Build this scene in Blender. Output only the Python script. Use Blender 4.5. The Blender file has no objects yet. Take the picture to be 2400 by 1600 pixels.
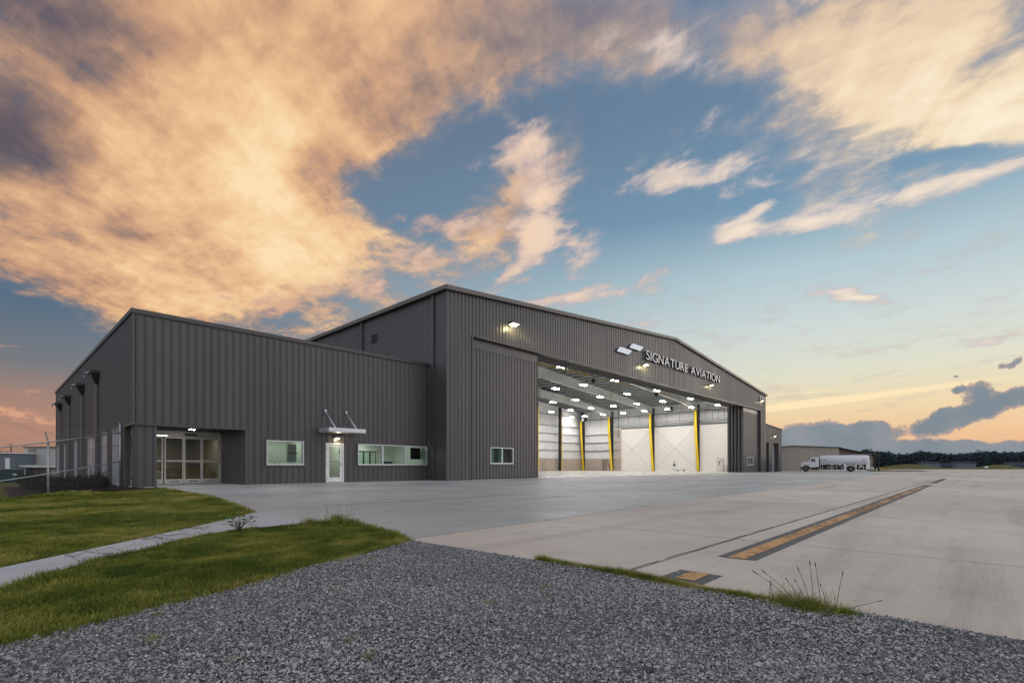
import bpy, math, random
import numpy as np
from mathutils import Vector, Matrix

# ------------------------------------------------------------------ camera, sky, sun, exposure
SC = bpy.context.scene
COL = SC.collection
rad = math.radians
YAW = math.atan2(1090.0, 1158.0)                 # camera heading against the hangar front (x runs along it)
FW = (math.cos(YAW), math.sin(YAW)); RT = (math.sin(YAW), -math.cos(YAW))
CAM_H = 0.95
cam = bpy.data.cameras.new('camera')
cam.sensor_width = 36.0; cam.lens = 36.0 * 1158 / 2400
cam.shift_y = 292 / 2400
cam.clip_start = 0.05; cam.clip_end = 6000
camo = bpy.data.objects.new('camera', cam); COL.objects.link(camo)
camo.location = (0, 0, CAM_H)
camo.rotation_euler = (rad(90), 0, YAW - rad(90))
SC.camera = camo
SC.view_settings.view_transform = 'Standard'; SC.view_settings.look = 'None'
SC.view_settings.exposure = 0.0; SC.view_settings.gamma = 1.0
SC.view_settings.use_curve_mapping = False
SC.cycles.use_denoising = True
SC.cycles.max_bounces = 8; SC.cycles.diffuse_bounces = 4; SC.cycles.transparent_max_bounces = 12
SC.cycles.caustics_reflective = False; SC.cycles.caustics_refractive = False
SC.cycles.sample_clamp_indirect = 6.0

def lin(r, g, b):
    f = lambda c: c / 255 / 12.92 if c / 255 <= .04045 else ((c / 255 + .055) / 1.055) ** 2.4
    return (f(r), f(g), f(b), 1.0)

class G:
    """small wrapper that writes shader nodes as expressions"""
    def __init__(s, tree): s.t = tree; s.n = tree.nodes; s.l = tree.links
    def new(s, kind, **kw):
        n = s.n.new(kind)
        for k, v in kw.items(): setattr(n, k, v)
        return n
    def put(s, inp, v):
        if v is None: return
        if hasattr(v, 'is_linked'): s.l.new(v, inp)
        else:
            if isinstance(v, (tuple, list)) and inp.type == 'VECTOR' and len(v) == 4: v = v[:3]
            inp.default_value = v
    def m(s, op, a, b=0.0, c=None, clamp=False):
        n = s.new('ShaderNodeMath', operation=op, use_clamp=clamp)
        s.put(n.inputs[0], a); s.put(n.inputs[1], b)
        if c is not None: s.put(n.inputs[2], c)
        return n.outputs[0]
    def add(s, a, b): return s.m('ADD', a, b)
    def sub(s, a, b): return s.m('SUBTRACT', a, b)
    def mul(s, a, b): return s.m('MULTIPLY', a, b)
    def mad(s, a, b, c): return s.m('MULTIPLY_ADD', a, b, c)
    def div(s, a, b): return s.m('DIVIDE', a, b)
    def v(s, op, a, b=None, sc=None):
        n = s.new('ShaderNodeVectorMath', operation=op)
        s.put(n.inputs[0], a); s.put(n.inputs[1], b)
        if sc is not None: s.put(n.inputs['Scale'], sc)
        return n.outputs['Value'] if op in ('DOT_PRODUCT', 'LENGTH', 'DISTANCE') else n.outputs[0]
    def xyz(s, x, y, z=0.0):
        n = s.new('ShaderNodeCombineXYZ')
        for i, q in enumerate((x, y, z)): s.put(n.inputs[i], q)
        return n.outputs[0]
    def sep(s, vec):
        n = s.new('ShaderNodeSeparateXYZ'); s.put(n.inputs[0], vec); return n.outputs
    def step(s, x, a, b, lo=0.0, hi=1.0, kind='SMOOTHSTEP'):
        n = s.new('ShaderNodeMapRange', interpolation_type=kind)
        s.put(n.inputs['Value'], x); s.put(n.inputs['From Min'], a); s.put(n.inputs['From Max'], b)
        s.put(n.inputs['To Min'], lo); s.put(n.inputs['To Max'], hi)
        return n.outputs[0]
    def noise(s, vec, scale=1.0, detail=4.0, rough=.5, dist=0.0, color=False, lac=2.0):
        n = s.new('ShaderNodeTexNoise')
        s.put(n.inputs['Vector'], vec); s.put(n.inputs['Scale'], scale); s.put(n.inputs['Detail'], detail)
        s.put(n.inputs['Roughness'], rough); s.put(n.inputs['Distortion'], dist); s.put(n.inputs['Lacunarity'], lac)
        return n.outputs['Color'] if color else n.outputs['Fac']
    def mapping(s, vec, loc=(0, 0, 0), rot=(0, 0, 0), sc=(1, 1, 1), kind='POINT'):
        n = s.new('ShaderNodeMapping', vector_type=kind)
        s.put(n.inputs[0], vec)
        n.inputs['Location'].default_value = loc if kind != 'VECTOR' else (0, 0, 0)
        n.inputs['Rotation'].default_value = rot; n.inputs['Scale'].default_value = sc
        return n.outputs[0]
    def mix(s, f, a, b, mode='MIX'):
        n = s.new('ShaderNodeMix', data_type='RGBA', blend_type=mode)
        s.put(n.inputs['Factor'], f); s.put(n.inputs['A'], None)
        s.put(n.inputs[6], a); s.put(n.inputs[7], b)
        return n.outputs[2]
    def ramp(s, f, stops, interp='LINEAR'):
        n = s.new('ShaderNodeValToRGB'); r = n.color_ramp; r.interpolation = interp
        while len(r.elements) > 1: r.elements.remove(r.elements[-1])
        r.elements[0].position = stops[0][0]; r.elements[0].color = stops[0][1]
        for p, c in stops[1:]:
            e = r.elements.new(p); e.color = c
        s.put(n.inputs[0], f)
        return n.outputs[0]

SUN_EL, SUN_AZ = rad(6), YAW - rad(70)            # low, off to the right of the view
def make_sky():
    w = bpy.data.worlds.new('World'); SC.world = w; w.use_nodes = True
    t = w.node_tree; t.nodes.clear(); g = G(t)
    D = g.new('ShaderNodeTexCoord').outputs['Generated']
    dx, dy, dz = g.sep(D)
    df = g.v('DOT_PRODUCT', D, (FW[0], FW[1], 0)); dr = g.v('DOT_PRODUCT', D, (RT[0], RT[1], 0))
    front = g.step(df, .03, .25)
    inv = g.div(1.158, g.m('MAXIMUM', df, .12))
    X = g.mad(dr, inv, 1.2); Y = g.sub(1.092, g.mul(dz, inv))          # heading / height over the horizon, in thousandths
    P = g.xyz(X, Y)
    up = g.m('MAXIMUM', dz, 0.0)
    # cloud deck coordinates: the layer seen in perspective
    q = g.v('SCALE', g.xyz(dx, dy, g.mul(dz, .5)), sc=g.div(1.0, g.add(up, .16)))
    side = g.step(g.div(dr, g.m('MAXIMUM', g.m('SQRT', g.add(g.mul(dr, dr), g.mul(df, df))), .001)), -.75, .55)
    # ---- clear sky
    nish = g.new('ShaderNodeTexSky', sky_type='NISHITA', sun_disc=False)
    nish.sun_elevation = SUN_EL; nish.sun_rotation = rad(90) - SUN_AZ; nish.air_density = 1.0; nish.dust_density = 1.5
    left = g.ramp(up, [(0, lin(150, 112, 98)), (.035, lin(178, 135, 115)), (.09, lin(168, 132, 116)), (.15, lin(118, 120, 126)),
                       (.24, lin(84, 108, 130)), (.36, lin(106, 128, 150)), (.55, lin(98, 113, 135)), (1, lin(86, 98, 122))])
    right = g.ramp(up, [(0, lin(232, 176, 132)), (.05, lin(236, 192, 150)), (.10, lin(238, 214, 172)), (.16, lin(222, 222, 202)),
                        (.235, lin(206, 216, 214)), (.33, lin(176, 200, 208)), (.43, lin(118, 152, 177)), (.56, lin(105, 132, 158)), (1, lin(94, 110, 138))])
    clear = g.mix(side, left, right)
    clear = g.mix(1.0, clear, g.v('SCALE', nish.outputs[0], sc=.10 * .03), 'ADD')
    # ---- high cloud
    wv = g.v('SUBTRACT', g.noise(q, 1.6, 6, .55, color=True), (.5, .5, .5))
    Pw = g.v('ADD', P, g.v('MULTIPLY', wv, (.20, .16, 0)))
    def total(lst, src=Pw):
        acc = None
        for cx, cy, rx, ry, rot, wgt in lst:
            mp = g.mapping(src, (cx / 1000, cy / 1000, 0), (0, 0, rad(rot)), (rx / 840, ry / 840, 1), 'TEXTURE')
            k = g.new('ShaderNodeTexGradient', gradient_type='SPHERICAL'); g.put(k.inputs[0], mp); k = k.outputs['Fac']
            acc = g.mul(k, wgt * 1.15) if acc is None else g.mad(k, wgt * 1.15, acc)
        return acc
    high = total([(470, 300, 760, 560, 0, 1.35), (120, 560, 420, 230, 14, .7), (720, 570, 470, 150, 4, .9), (850, 60, 640, 300, 0, .9), (420, 660, 330, 75, 6, .35),
                  (1280, 110, 240, 120, -10, .45), (1010, 420, 250, 150, -48, -.85), (1170, 290, 340, 120, -32, -.62), (900, 470, 160, 80, 0, -.3),
                  (20, 770, 330, 110, 16, -1.2), (1400, 70, 420, 170, 4, .75), (-60, 230, 300, 300, 0, .45), (1130, 420, 240, 120, 0, .22), (560, 700, 380, 60, 4, .25), (1250, 400, 170, 170, 0, .30), (1230, 560, 140, 120, 0, .25), (1080, 520, 220, 42, 3, .45),
                  (2180, 120, 560, 300, -24, .95), (2400, 270, 330, 120, -6, .8), (1760, 90, 380, 110, -8, .5), (1720, 190, 90, 120, 40, .4), (2300, 365, 190, 22, -8, -.7)])
    thin = total([(1230, 330, 95, 80, -30, .62), (1270, 420, 105, 90, 40, .70), (1180, 370, 120, 40, -10, .45), (1262, 520, 88, 80, 60, .85), (1250, 560, 60, 60, 0, .5), (1240, 590, 110, 44, -58, .9), (1175, 660, 80, 24, -48, 1.0), (1370, 590, 40, 80, 25, .55), (1080, 522, 190, 34, 3, .75), (960, 600, 150, 46, 8, .7), (860, 665, 190, 44, -4, .65), (700, 712, 200, 30, 3, .6), (655, 738, 60, 14, 4, .8), (1500, 110, 190, 60, -8, .55), (1620, 150, 120, 46, 10, .5), (2060, 470, 330, 30, -15, .75), (2330, 400, 260, 34, -17, .8), (1770, 505, 110, 22, -34, .95), (1720, 545, 90, 36, -12, .8), (1880, 520, 200, 24, -12, .75), (1640, 425, 250, 46, -2, .85), (1720, 380, 130, 40, -14, .55),
                  (1930, 380, 60, 70, 0, .4), (1650, 330, 230, 34, -48, .42), (1980, 690, 110, 26, 10, .95), (2030, 705, 70, 14, -5, .7), (1390, 685, 230, 22, -14, .7), (1340, 560, 50, 70, 20, .55), (1500, 765, 50, 24, -20, .7), (1815, 725, 45, 55, 0, .45), (2295, 795, 80, 16, -10, .8), (2160, 640, 110, 12, -8, .5), (1250, 705, 120, 12, -10, .6),
                  (30, 965, 230, 26, 8, .9), (60, 912, 150, 13, 6, .55), (10, 812, 80, 8, 3, .55)], g.v('ADD', P, g.v('MULTIPLY', wv, (.10, .075, 0))))
    fine = g.noise(q, 4.2, 10, .60, .35)
    wisp = g.noise(g.mapping(q, (3, 1, 0), (0, 0, YAW - rad(8)), (1.5, .42, 1), 'TEXTURE'), 2.6, 9, .62, .6)
    soft = g.noise(q, 1.1, 4, .5, .3)
    puff = g.noise(g.mapping(q, (7, 2, 0), (0, 0, YAW + rad(50)), (1.35, .8, 1), 'TEXTURE'), 13.0, 8, .60, .3)
    dens = g.add(g.mul(high, .74), g.add(g.mad(fine, 1.7, g.mad(soft, .7, -1.2)), g.mad(wisp, .65, g.mad(puff, .85, -.75))))
    a1 = g.step(dens, .02, .86)
    dens2 = g.add(g.mul(thin, 1.0), g.add(g.mul(g.sub(puff, .5), 2.3), g.mul(g.sub(wisp, .5), 1.5)))
    a2 = g.mul(g.step(dens2, .18, .95), g.step(thin, .02, .22))
    # generic cloud for the unseen sky behind the camera, brightened as fill light
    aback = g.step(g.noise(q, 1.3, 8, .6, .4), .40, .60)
    # colours of the lit underside
    core = total([(600, 420, 420, 320, 10, .62), (760, 620, 420, 120, -4, .50), (150, 520, 280, 100, 18, .45), (420, 700, 260, 40, 4, .3), (2400, 280, 330, 140, -10, .60), (2150, 170, 420, 190, -24, .30), (2150, 450, 380, 50, -15, .5),
                  (-10, 310, 210, 120, 20, -.55), (140, 130, 270, 150, 0, -.40), (60, 25, 280, 90, 0, -.45), (330, 560, 300, 60, 20, -.30), (790, 400, 110, 70, 10, -.50), (1480, 40, 420, 110, 0, -.50), (1300, 250, 300, 150, 0, -.25), (950, 250, 220, 90, -30, -.25), (330, 90, 160, 60, 20, -.2)])
    tone = g.add(g.add(core, g.mul(g.sub(soft, .5), .9)), g.add(g.mul(g.sub(fine, .5), 1.15), g.mad(g.sub(wisp, .5), 1.15, g.mul(g.sub(puff, .5), .95))))
    tn = g.step(tone, -.62, .92, 0, 1, 'LINEAR'); xs = g.step(X, .7, 1.9)
    cc = g.mix(xs, g.ramp(tn, [(0, lin(104, 94, 102)), (.22, lin(150, 124, 114)), (.45, lin(206, 160, 126)), (.70, lin(240, 194, 146)), (1, lin(255, 226, 178))]),
               g.ramp(tn, [(0, lin(146, 142, 152)), (.25, lin(184, 168, 160)), (.5, lin(224, 196, 168)), (.75, lin(244, 220, 186)), (1, lin(255, 240, 212))]))
    dark = total([(-40, 310, 240, 120, 12, .8)])
    cc = g.mix(g.mul(dark, .75), cc, lin(92, 84, 92))
    cc = g.mix(g.mul(g.sub(1.0, g.step(dens, .15, .72)), .85), cc, g.mix(xs, lin(136, 128, 132), lin(176, 172, 178)))
    xq = g.step(X, .2, 1.9)
    c2 = g.mix(g.step(dens2, .25, 1.6), g.mix(xq, lin(186, 140, 122), lin(190, 184, 190)), g.mix(xq, lin(236, 176, 138), lin(252, 232, 208)))
    sky = g.mix(g.mul(g.mul(a1, front), .97), clear, cc)
    sky = g.mix(g.mul(g.mul(a2, front), .88), sky, c2)
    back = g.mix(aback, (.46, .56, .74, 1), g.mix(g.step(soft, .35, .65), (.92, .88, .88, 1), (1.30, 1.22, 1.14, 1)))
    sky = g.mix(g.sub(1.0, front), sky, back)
    # ---- bright streaks and low cumulus over the horizon, right
    Pl = g.v('ADD', P, g.v('MULTIPLY', g.v('SUBTRACT', g.noise(P, 14, 5, .55, color=True), (.5, .5, .5)), (.045, .03, 0)))
    st = total([(2030, 928, 420, 10, -7.5, 1.0), (1880, 945, 160, 10, -5, .9), (1900, 918, 130, 5, -4, .5), (1900, 985, 150, 5, -2, .4)], g.v('ADD', P, g.v('MULTIPLY', wv, (.03, .012, 0))))
    sky = g.mix(g.mul(g.step(g.add(st, g.mul(g.sub(g.noise(g.mapping(P, (0, 0, 0), (0, 0, rad(-7)), (3, 60, 1)), 1, 5, .5), .5), .5)), .15, .8), g.mul(front, .9)), sky, lin(255, 232, 188))
    low = total([(1940, 1018, 160, 36, 0, 1.25), (1830, 1034, 110, 26, 4, 1.0), (2040, 1006, 80, 28, 0, .95), (2200, 990, 95, 34, -14, 1.15), (2300, 955, 95, 34, -14, 1.2), (2290, 915, 50, 26, -10, .75), (2420, 925, 70, 34, 0, 1.15), (2340, 1058, 340, 30, 0, 1.6), (2060, 1064, 340, 34, 0, 1.5), (2600, 960, 220, 60, -10, 1.0),
                 (2245, 912, 24, 7, -4, .95), (2370, 850, 44, 12, -25, .85), (2300, 925, 18, 9, 0, .5), (2235, 886, 16, 4, 0, .6)], Pl)
    cauli = g.add(g.mul(g.sub(g.noise(P, 26, 7, .6, .2), .5), 1.25), g.mul(g.sub(g.noise(P, 70, 3, .5), .5), .3))
    ld = g.add(low, cauli)
    la = g.mul(g.step(ld, .33, .52), g.mul(front, g.step(low, .02, .15)))
    lowc = g.mix(g.step(ld, .42, .8), lin(176, 158, 152), g.mix(g.step(g.noise(P, 9, 4, .5), .35, .7), lin(116, 134, 148), lin(140, 148, 158)))
    sky = g.mix(g.mul(la, .94), sky, lowc)
    haze = g.mul(g.step(up, .045, .0), g.mul(front, g.step(X, 1.3, 1.9)))
    sky = g.mix(g.mul(haze, .7), sky, lin(132, 146, 156))
    sky = g.mix(g.step(dz, -.002, -.04), sky, lin(96, 92, 86))
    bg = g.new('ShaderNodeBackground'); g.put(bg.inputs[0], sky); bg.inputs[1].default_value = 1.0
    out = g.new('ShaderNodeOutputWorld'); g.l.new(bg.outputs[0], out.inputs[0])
    w.cycles.sampling_method = 'MANUAL'; w.cycles.sample_map_resolution = 512
make_sky()
sun = bpy.data.lights.new('sun', 'SUN'); sun.energy = 0.5; sun.angle = rad(25); sun.color = (1.0, .90, .80)
suno = bpy.data.objects.new('sun', sun); COL.objects.link(suno)
suno.rotation_euler = (rad(90) - SUN_EL, 0, SUN_AZ + rad(90))
# === SCENE ===
R = random.Random(7)
rng = np.random.default_rng(11)
def at(u_px, d, z=0.0):
    """point at forward distance d whose heading is u_px/1158 off the view axis"""
    r = u_px / 1158 * d
    return Vector((FW[0] * d + RT[0] * r, FW[1] * d + RT[1] * r, z))

# ------------------------------------------------------------------ materials
MATS = {}
def pm(name, col, rough=.5, metal=0.0, spec=.5, var=0.06, vscale=2.0, bump=0.0, bscale=20.0, streak=False, emit=None, estr=0.0, sheen=None):
    if name in MATS: return MATS[name]
    m = bpy.data.materials.new(name); m.use_nodes = True; t = m.node_tree; t.nodes.clear(); g = G(t)
    b = g.new('ShaderNodeBsdfPrincipled'); o = g.new('ShaderNodeOutputMaterial'); g.l.new(b.outputs[0], o.inputs[0])
    c = col if len(col) == 4 else (*col, 1)
    P = g.new('ShaderNodeNewGeometry').outputs['Position']
    if var:
        vec = g.mapping(P, (0, 0, 0), (0, 0, 0), (1, 1, .12)) if streak else P
        n = g.noise(vec, vscale, 5, .6)
        cc = g.mix(g.step(n, .3, .7), tuple(q * (1 - var) for q in c[:3]) + (1,), tuple(min(1, q * (1 + var)) for q in c[:3]) + (1,))
        g.put(b.inputs['Base Color'], cc)
        g.put(b.inputs['Roughness'], g.step(n, .2, .8, max(.02, rough * .85), min(1, rough * 1.15)))
    else:
        b.inputs['Base Color'].default_value = c; b.inputs['Roughness'].default_value = rough
    b.inputs['Metallic'].default_value = metal; b.inputs['Specular IOR Level'].default_value = spec
    if bump:
        bp = g.new('ShaderNodeBump'); bp.inputs['Strength'].default_value = bump; bp.inputs['Distance'].default_value = .02
        g.put(bp.inputs['Height'], g.noise(P, bscale, 4, .6)); g.l.new(bp.outputs[0], b.inputs['Normal'])
    if emit:
        b.inputs['Emission Color'].default_value = (*emit, 1); b.inputs['Emission Strength'].default_value = estr
    MATS[name] = m
    return m
def glass_mat(name, tint, rough=0.0, ior=1.5):
    m = bpy.data.materials.new(name); m.use_nodes = True; t = m.node_tree; t.nodes.clear(); g = G(t)
    o = g.new('ShaderNodeOutputMaterial'); tr = g.new('ShaderNodeBsdfTransparent'); gl = g.new('ShaderNodeBsdfGlossy')
    tr.inputs[0].default_value = (*tint, 1); gl.inputs['Roughness'].default_value = rough
    f = g.new('ShaderNodeFresnel'); f.inputs[0].default_value = ior
    mx = g.new('ShaderNodeMixShader'); g.l.new(g.mul(f.outputs[0], 1.0), mx.inputs[0]); g.l.new(tr.outputs[0], mx.inputs[1]); g.l.new(gl.outputs[0], mx.inputs[2])
    g.l.new(mx.outputs[0], o.inputs[0]); MATS[name] = m
    return m

M_PANEL = pm('ribbed_panel', (.082, .077, .079), .38, 0, .5, .14, .5, streak=True)
M_TRIM = pm('dark_trim', (.070, .065, .066), .42, 0, .5, .06)
M_EAVE = pm('eave_trim', (.135, .118, .105), .45, 0, .5, .08)
M_SOFFIT = pm('soffit', (.045, .04, .04), .6)
M_ROOF = pm('roof_sheet', (.30, .30, .29), .4, .2)
M_ALU = pm('aluminium', (.62, .63, .66), .38, .5, .5, .05)
M_ALUD = pm('entrance_aluminium', (.66, .64, .60), .42, .3, .5, .06)
M_WHITE = pm('white_paint', (.78, .78, .78), .4, 0, .5, .03)
M_LINER = pm('white_liner', (.80, .77, .73), .5, 0, .4, .025, .8)
M_GIRT = pm('wall_insulation', (.74, .74, .75), .6, 0, .3, .04, 1.0)
M_GIRTD = pm('girt_steel', (.16, .17, .18), .5, .2)
M_TAN = pm('tan_wainscot', (.42, .355, .30), .55, 0, .4, .04)
M_STEEL = pm('primer_steel', (.64, .65, .62), .5, .1, .5, .08, 1.2)
M_PURLIN = pm('purlin_steel', (.22, .24, .25), .5, .1)
M_DARK = pm('charcoal_steel', (.040, .046, .055), .45, .1, .5, .10)
M_BLACK = pm('black_steel', (.012, .012, .013), .5)
M_YEL = pm('yellow_paint', (.82, .56, .012), .4, 0, .5, .06, 3)
M_CEIL = pm('roof_insulation', (.40, .44, .43), .7, 0, .2, .12, .7)
M_RUBBER = pm('rubber', (.018, .018, .019), .75, 0, .3, .15, 8)
M_CHROME = pm('bright_metal', (.6, .6, .6), .25, .9)
M_TANK = pm('tank_white', (.72, .73, .76), .22, 0, .55, .03, 1)
M_CAB = pm('cab_white', (.70, .71, .72), .25, 0, .55, .03, 1)
M_BEIGE = pm('beige_siding', (.34, .31, .265), .55, 0, .4, .06, .6, streak=True)
M_PALE = pm('pale_siding', (.44, .44, .42), .55, 0, .4, .06, .6, streak=True)
M_BROWN = pm('brown_siding', (.25, .195, .17), .6, 0, .3, .1, .6)
M_GALV = pm('galvanised', (.42, .43, .44), .42, .5, .5, .1, 6)
M_WIRE = pm('fence_wire', (.30, .31, .32), .5, .4, .5, .1, 6)
M_SCREEN = pm('green_screen', (.012, .045, .040), .8, 0, .2, .15, 1)
M_WOOD = pm('pole_wood', (.10, .075, .06), .8, 0, .2, .2, 3)
M_WALLIN = pm('office_wall', (.62, .66, .60), .7, 0, .3, .03)
M_CARPET = pm('carpet', (.16, .15, .14), .9, 0, .2, .15, 6)
M_CABINET = pm('tan_cabinet', (.30, .22, .15), .5, 0, .4, .08, 3)
M_SOFA = pm('sofa_fabric', (.50, .50, .42), .9, 0, .2, .10, 5)
M_SCREENB = pm('screen_black', (.008, .008, .009), .2)
M_GREENWIN = pm('green_lit_pane', (.12, .34, .20), .5, 0, .4, .06)
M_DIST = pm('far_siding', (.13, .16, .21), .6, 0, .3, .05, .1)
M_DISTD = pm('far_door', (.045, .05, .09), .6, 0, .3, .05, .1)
M_RED = pm('red_paint', (.5, .03, .03), .4)
M_DECAL = pm('grey_decal', (.25, .25, .27), .5)
M_SIGN = pm('sign_white', (.66, .77, .90), .28, 0, .55, .02)
M_LETTER = pm('sign_letter', (.60, .62, .66), .3, 0, .55, .02)
M_LENS = pm('high_bay_lens', (1, 1, 1), .5, var=0, emit=(1.0, .965, .92), estr=150)
M_FLOOD = pm('floodlight_lens', (1, 1, 1), .5, var=0, emit=(1.0, .90, .52), estr=3.2)
M_SMALL = pm('downlight_lens', (1, 1, 1), .5, var=0, emit=(1.0, .95, .82), estr=70)
M_OFFICE = pm('office_panel_lens', (1, 1, 1), .5, var=0, emit=(.95, 1.0, .90), estr=8.0)
M_LOBBY = pm('lobby_lens', (1, 1, 1), .5, var=0, emit=(1.0, .92, .78), estr=9.5)
M_GLASS = glass_mat('window_glass', (.80, .92, .86), ior=1.35)
M_GLASSD = glass_mat('door_glass', (.85, .86, .82), ior=1.28)
M_GLASSF = glass_mat('frosted_glass', (.9, .95, .88), .15)
M_MULCH = pm('mulch', (.030, .014, .011), .95, 0, .2, .5, 9, bump=1.0, bscale=30)

def concrete(name, base, dark, joints, tint=(1, 1, 1), smooth=.55):
    m = bpy.data.materials.new(name); m.use_nodes = True; t = m.node_tree; t.nodes.clear(); g = G(t)
    b = g.new('ShaderNodeBsdfPrincipled'); o = g.new('ShaderNodeOutputMaterial'); g.l.new(b.outputs[0], o.inputs[0])
    P = g.new('ShaderNodeNewGeometry').outputs['Position']
    big = g.noise(P, .16, 5, .6, .5); med = g.noise(P, 1.1, 6, .62, .3); fin = g.noise(P, 24, 5, .65)
    broom = g.noise(g.mapping(P, (0, 0, 0), (0, 0, rad(joints[2])), (1.2, 14, 1)), 1.6, 6, .65)
    trk = g.noise(g.mapping(P, (5, 0, 0), (0, 0, rad(joints[2] + 4)), (.10, 1.3, 1)), 1.0, 7, .62, .4)
    c = g.mix(g.step(big, .30, .70), dark, base)
    c = g.mix(g.mul(g.step(g.noise(g.v('ADD', P, (31, 7, 0)), .33, 5, .6, .6), .46, .68), .45), c, (*tint, 1))
    c = g.mix(g.mul(g.step(med, .48, .75), .40), c, tuple(q * .62 for q in dark[:3]) + (1,))
    c = g.mix(g.mul(g.step(trk, .50, .72), .60), c, tuple(q * .50 for q in dark[:3]) + (1,))
    c = g.mix(g.mul(g.step(broom, .35, .7), .18), c, tuple(min(1, q * 1.25) for q in base[:3]) + (1,))
    c = g.mix(g.mul(g.step(fin, .55, .8), .38), c, tuple(q * .55 for q in base[:3]) + (1,))
    # saw-cut joints: thin dark lines on a grid
    if joints[0]:
        q = g.mapping(P, (joints[3], joints[4], 0), (0, 0, rad(joints[2])), (1, 1, 1))
        x, y, z = g.sep(q)
        wob = g.mul(g.sub(g.noise(P, 1.5, 3, .5), .5), .012)
        def line(v, step_):
            fr = g.m('ABSOLUTE', g.sub(g.m('FRACT', g.div(g.add(v, wob), step_)), .5))          # .5 on a joint
            return g.step(g.mul(g.sub(.5, fr), step_), .024, .008)
        ln = g.m('MAXIMUM', line(x, joints[0]), line(y, joints[1]))
        wn = g.new('ShaderNodeTexWhiteNoise', noise_dimensions='2D')      # each slab was poured a little lighter or darker
        g.put(wn.inputs['Vector'], g.xyz(g.m('FLOOR', g.add(g.div(x, joints[0]), .0)), g.m('FLOOR', g.add(g.div(y, joints[1]), .0))))
        c = g.mix(g.mul(wn.outputs['Value'], .34), c, tuple(q * .66 for q in dark[:3]) + (1,))
        c = g.mix(g.mul(ln, .8), c, tuple(q * .30 for q in dark[:3]) + (1,))
    g.put(b.inputs['Base Color'], c); g.put(b.inputs['Roughness'], g.step(med, .2, .8, smooth - .12, smooth + .12))
    b.inputs['Specular IOR Level'].default_value = .35
    bp = g.new('ShaderNodeBump'); bp.inputs['Strength'].default_value = .35; bp.inputs['Distance'].default_value = .006
    g.put(bp.inputs['Height'], g.add(g.mul(fin, .6), g.mul(broom, .5))); g.l.new(bp.outputs[0], b.inputs['Normal'])
    return m
M_OLD = concrete('old_apron_concrete', (.70, .61, .515, 1), (.54, .465, .395, 1), (7.6, 7.6, 0, 0.9, -2.3), (.60, .50, .41), smooth=.62)
M_NEW = concrete('new_apron_concrete', (.54, .52, .485, 1), (.36, .36, .345, 1), (4.6, 4.6, 0, 1.3, 0.1), (.50, .43, .365), smooth=.5)
M_PATH = concrete('path_concrete', (.48, .48, .49, 1), (.40, .405, .42, 1), (0, 0, 38, 0, 0), (.44, .42, .40))
M_FLOOR = concrete('hangar_floor', (.62, .60, .57, 1), (.55, .53, .50, 1), (0, 0, 0, 0, 0), (.58, .56, .53), smooth=.3)

def paint_mat(name, col, wear, thr):
    m = bpy.data.materials.new(name); m.use_nodes = True; t = m.node_tree; t.nodes.clear(); g = G(t)
    b = g.new('ShaderNodeBsdfPrincipled'); o = g.new('ShaderNodeOutputMaterial')
    P = g.new('ShaderNodeNewGeometry').outputs['Position']
    n = g.noise(g.mapping(P, (0, 0, 0), (0, 0, 0), (1, 1, 1)), 9, 7, .68); n2 = g.noise(P, .7, 3, .5)
    c = g.mix(g.step(n2, .3, .7), col, tuple(q * .72 for q in col[:3]) + (1,))
    c = g.mix(g.mul(g.step(g.noise(P, 60, 4, .6), .5, .75), .5), c, tuple(q * .55 for q in col[:3]) + (1,))
    g.put(b.inputs['Base Color'], c); b.inputs['Roughness'].default_value = .6
    tr = g.new('ShaderNodeBsdfTransparent'); mx = g.new('ShaderNodeMixShader')
    g.l.new(g.mul(g.step(g.add(n, g.mul(g.sub(n2, .5), .5)), thr, thr + .10), wear), mx.inputs[0])
    g.l.new(b.outputs[0], mx.inputs[1]); g.l.new(tr.outputs[0], mx.inputs[2]); g.l.new(mx.outputs[0], o.inputs[0])
    return m
M_TAXY = paint_mat('taxi_yellow', (.58, .30, .11, 1), .85, .50)
M_TAXB = paint_mat('taxi_black', (.088, .088, .095, 1), .8, .51)

def attr_mat(name, c0, c1, rough=.8, trans=0.0, c2=None):
    """colour picked per blade / stone from the mesh attribute 'tone'"""
    m = bpy.data.materials.new(name); m.use_nodes = True; t = m.node_tree; t.nodes.clear(); g = G(t)
    b = g.new('ShaderNodeBsdfPrincipled'); o = g.new('ShaderNodeOutputMaterial'); g.l.new(b.outputs[0], o.inputs[0])
    a = g.new('ShaderNodeAttribute', attribute_name='tone')
    stops = [(0, (*c0, 1)), (1, (*c1, 1))] if c2 is None else [(0, (*c0, 1)), (.6, (*c1, 1)), (1, (*c2, 1))]
    g.put(b.inputs['Base Color'], g.ramp(a.outputs['Fac'], stops)); b.inputs['Roughness'].default_value = rough
    b.inputs['Specular IOR Level'].default_value = .25
    if trans:
        tl = g.new('ShaderNodeBsdfTranslucent'); g.put(tl.inputs[0], g.ramp(a.outputs['Fac'], stops))
        mx = g.new('ShaderNodeMixShader'); mx.inputs[0].default_value = trans
        g.l.new(b.outputs[0], mx.inputs[1]); g.l.new(tl.outputs[0], mx.inputs[2]); g.l.new(mx.outputs[0], o.inputs[0])
    return m
M_BLADE = attr_mat('grass_blade', (.076, .115, .015), (.285, .290, .052), .7, .3, (.54, .42, .17))
M_LEAF = attr_mat('weed_leaf', (.05, .14, .02), (.12, .26, .05), .5, .35)
M_TWIG = attr_mat('dry_stem', (.07, .06, .03), (.19, .14, .08), .8)
M_STONE = attr_mat('gravel_stone', (.050, .050, .051), (.47, .46, .45), .8, 0, (.78, .78, .77))
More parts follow.
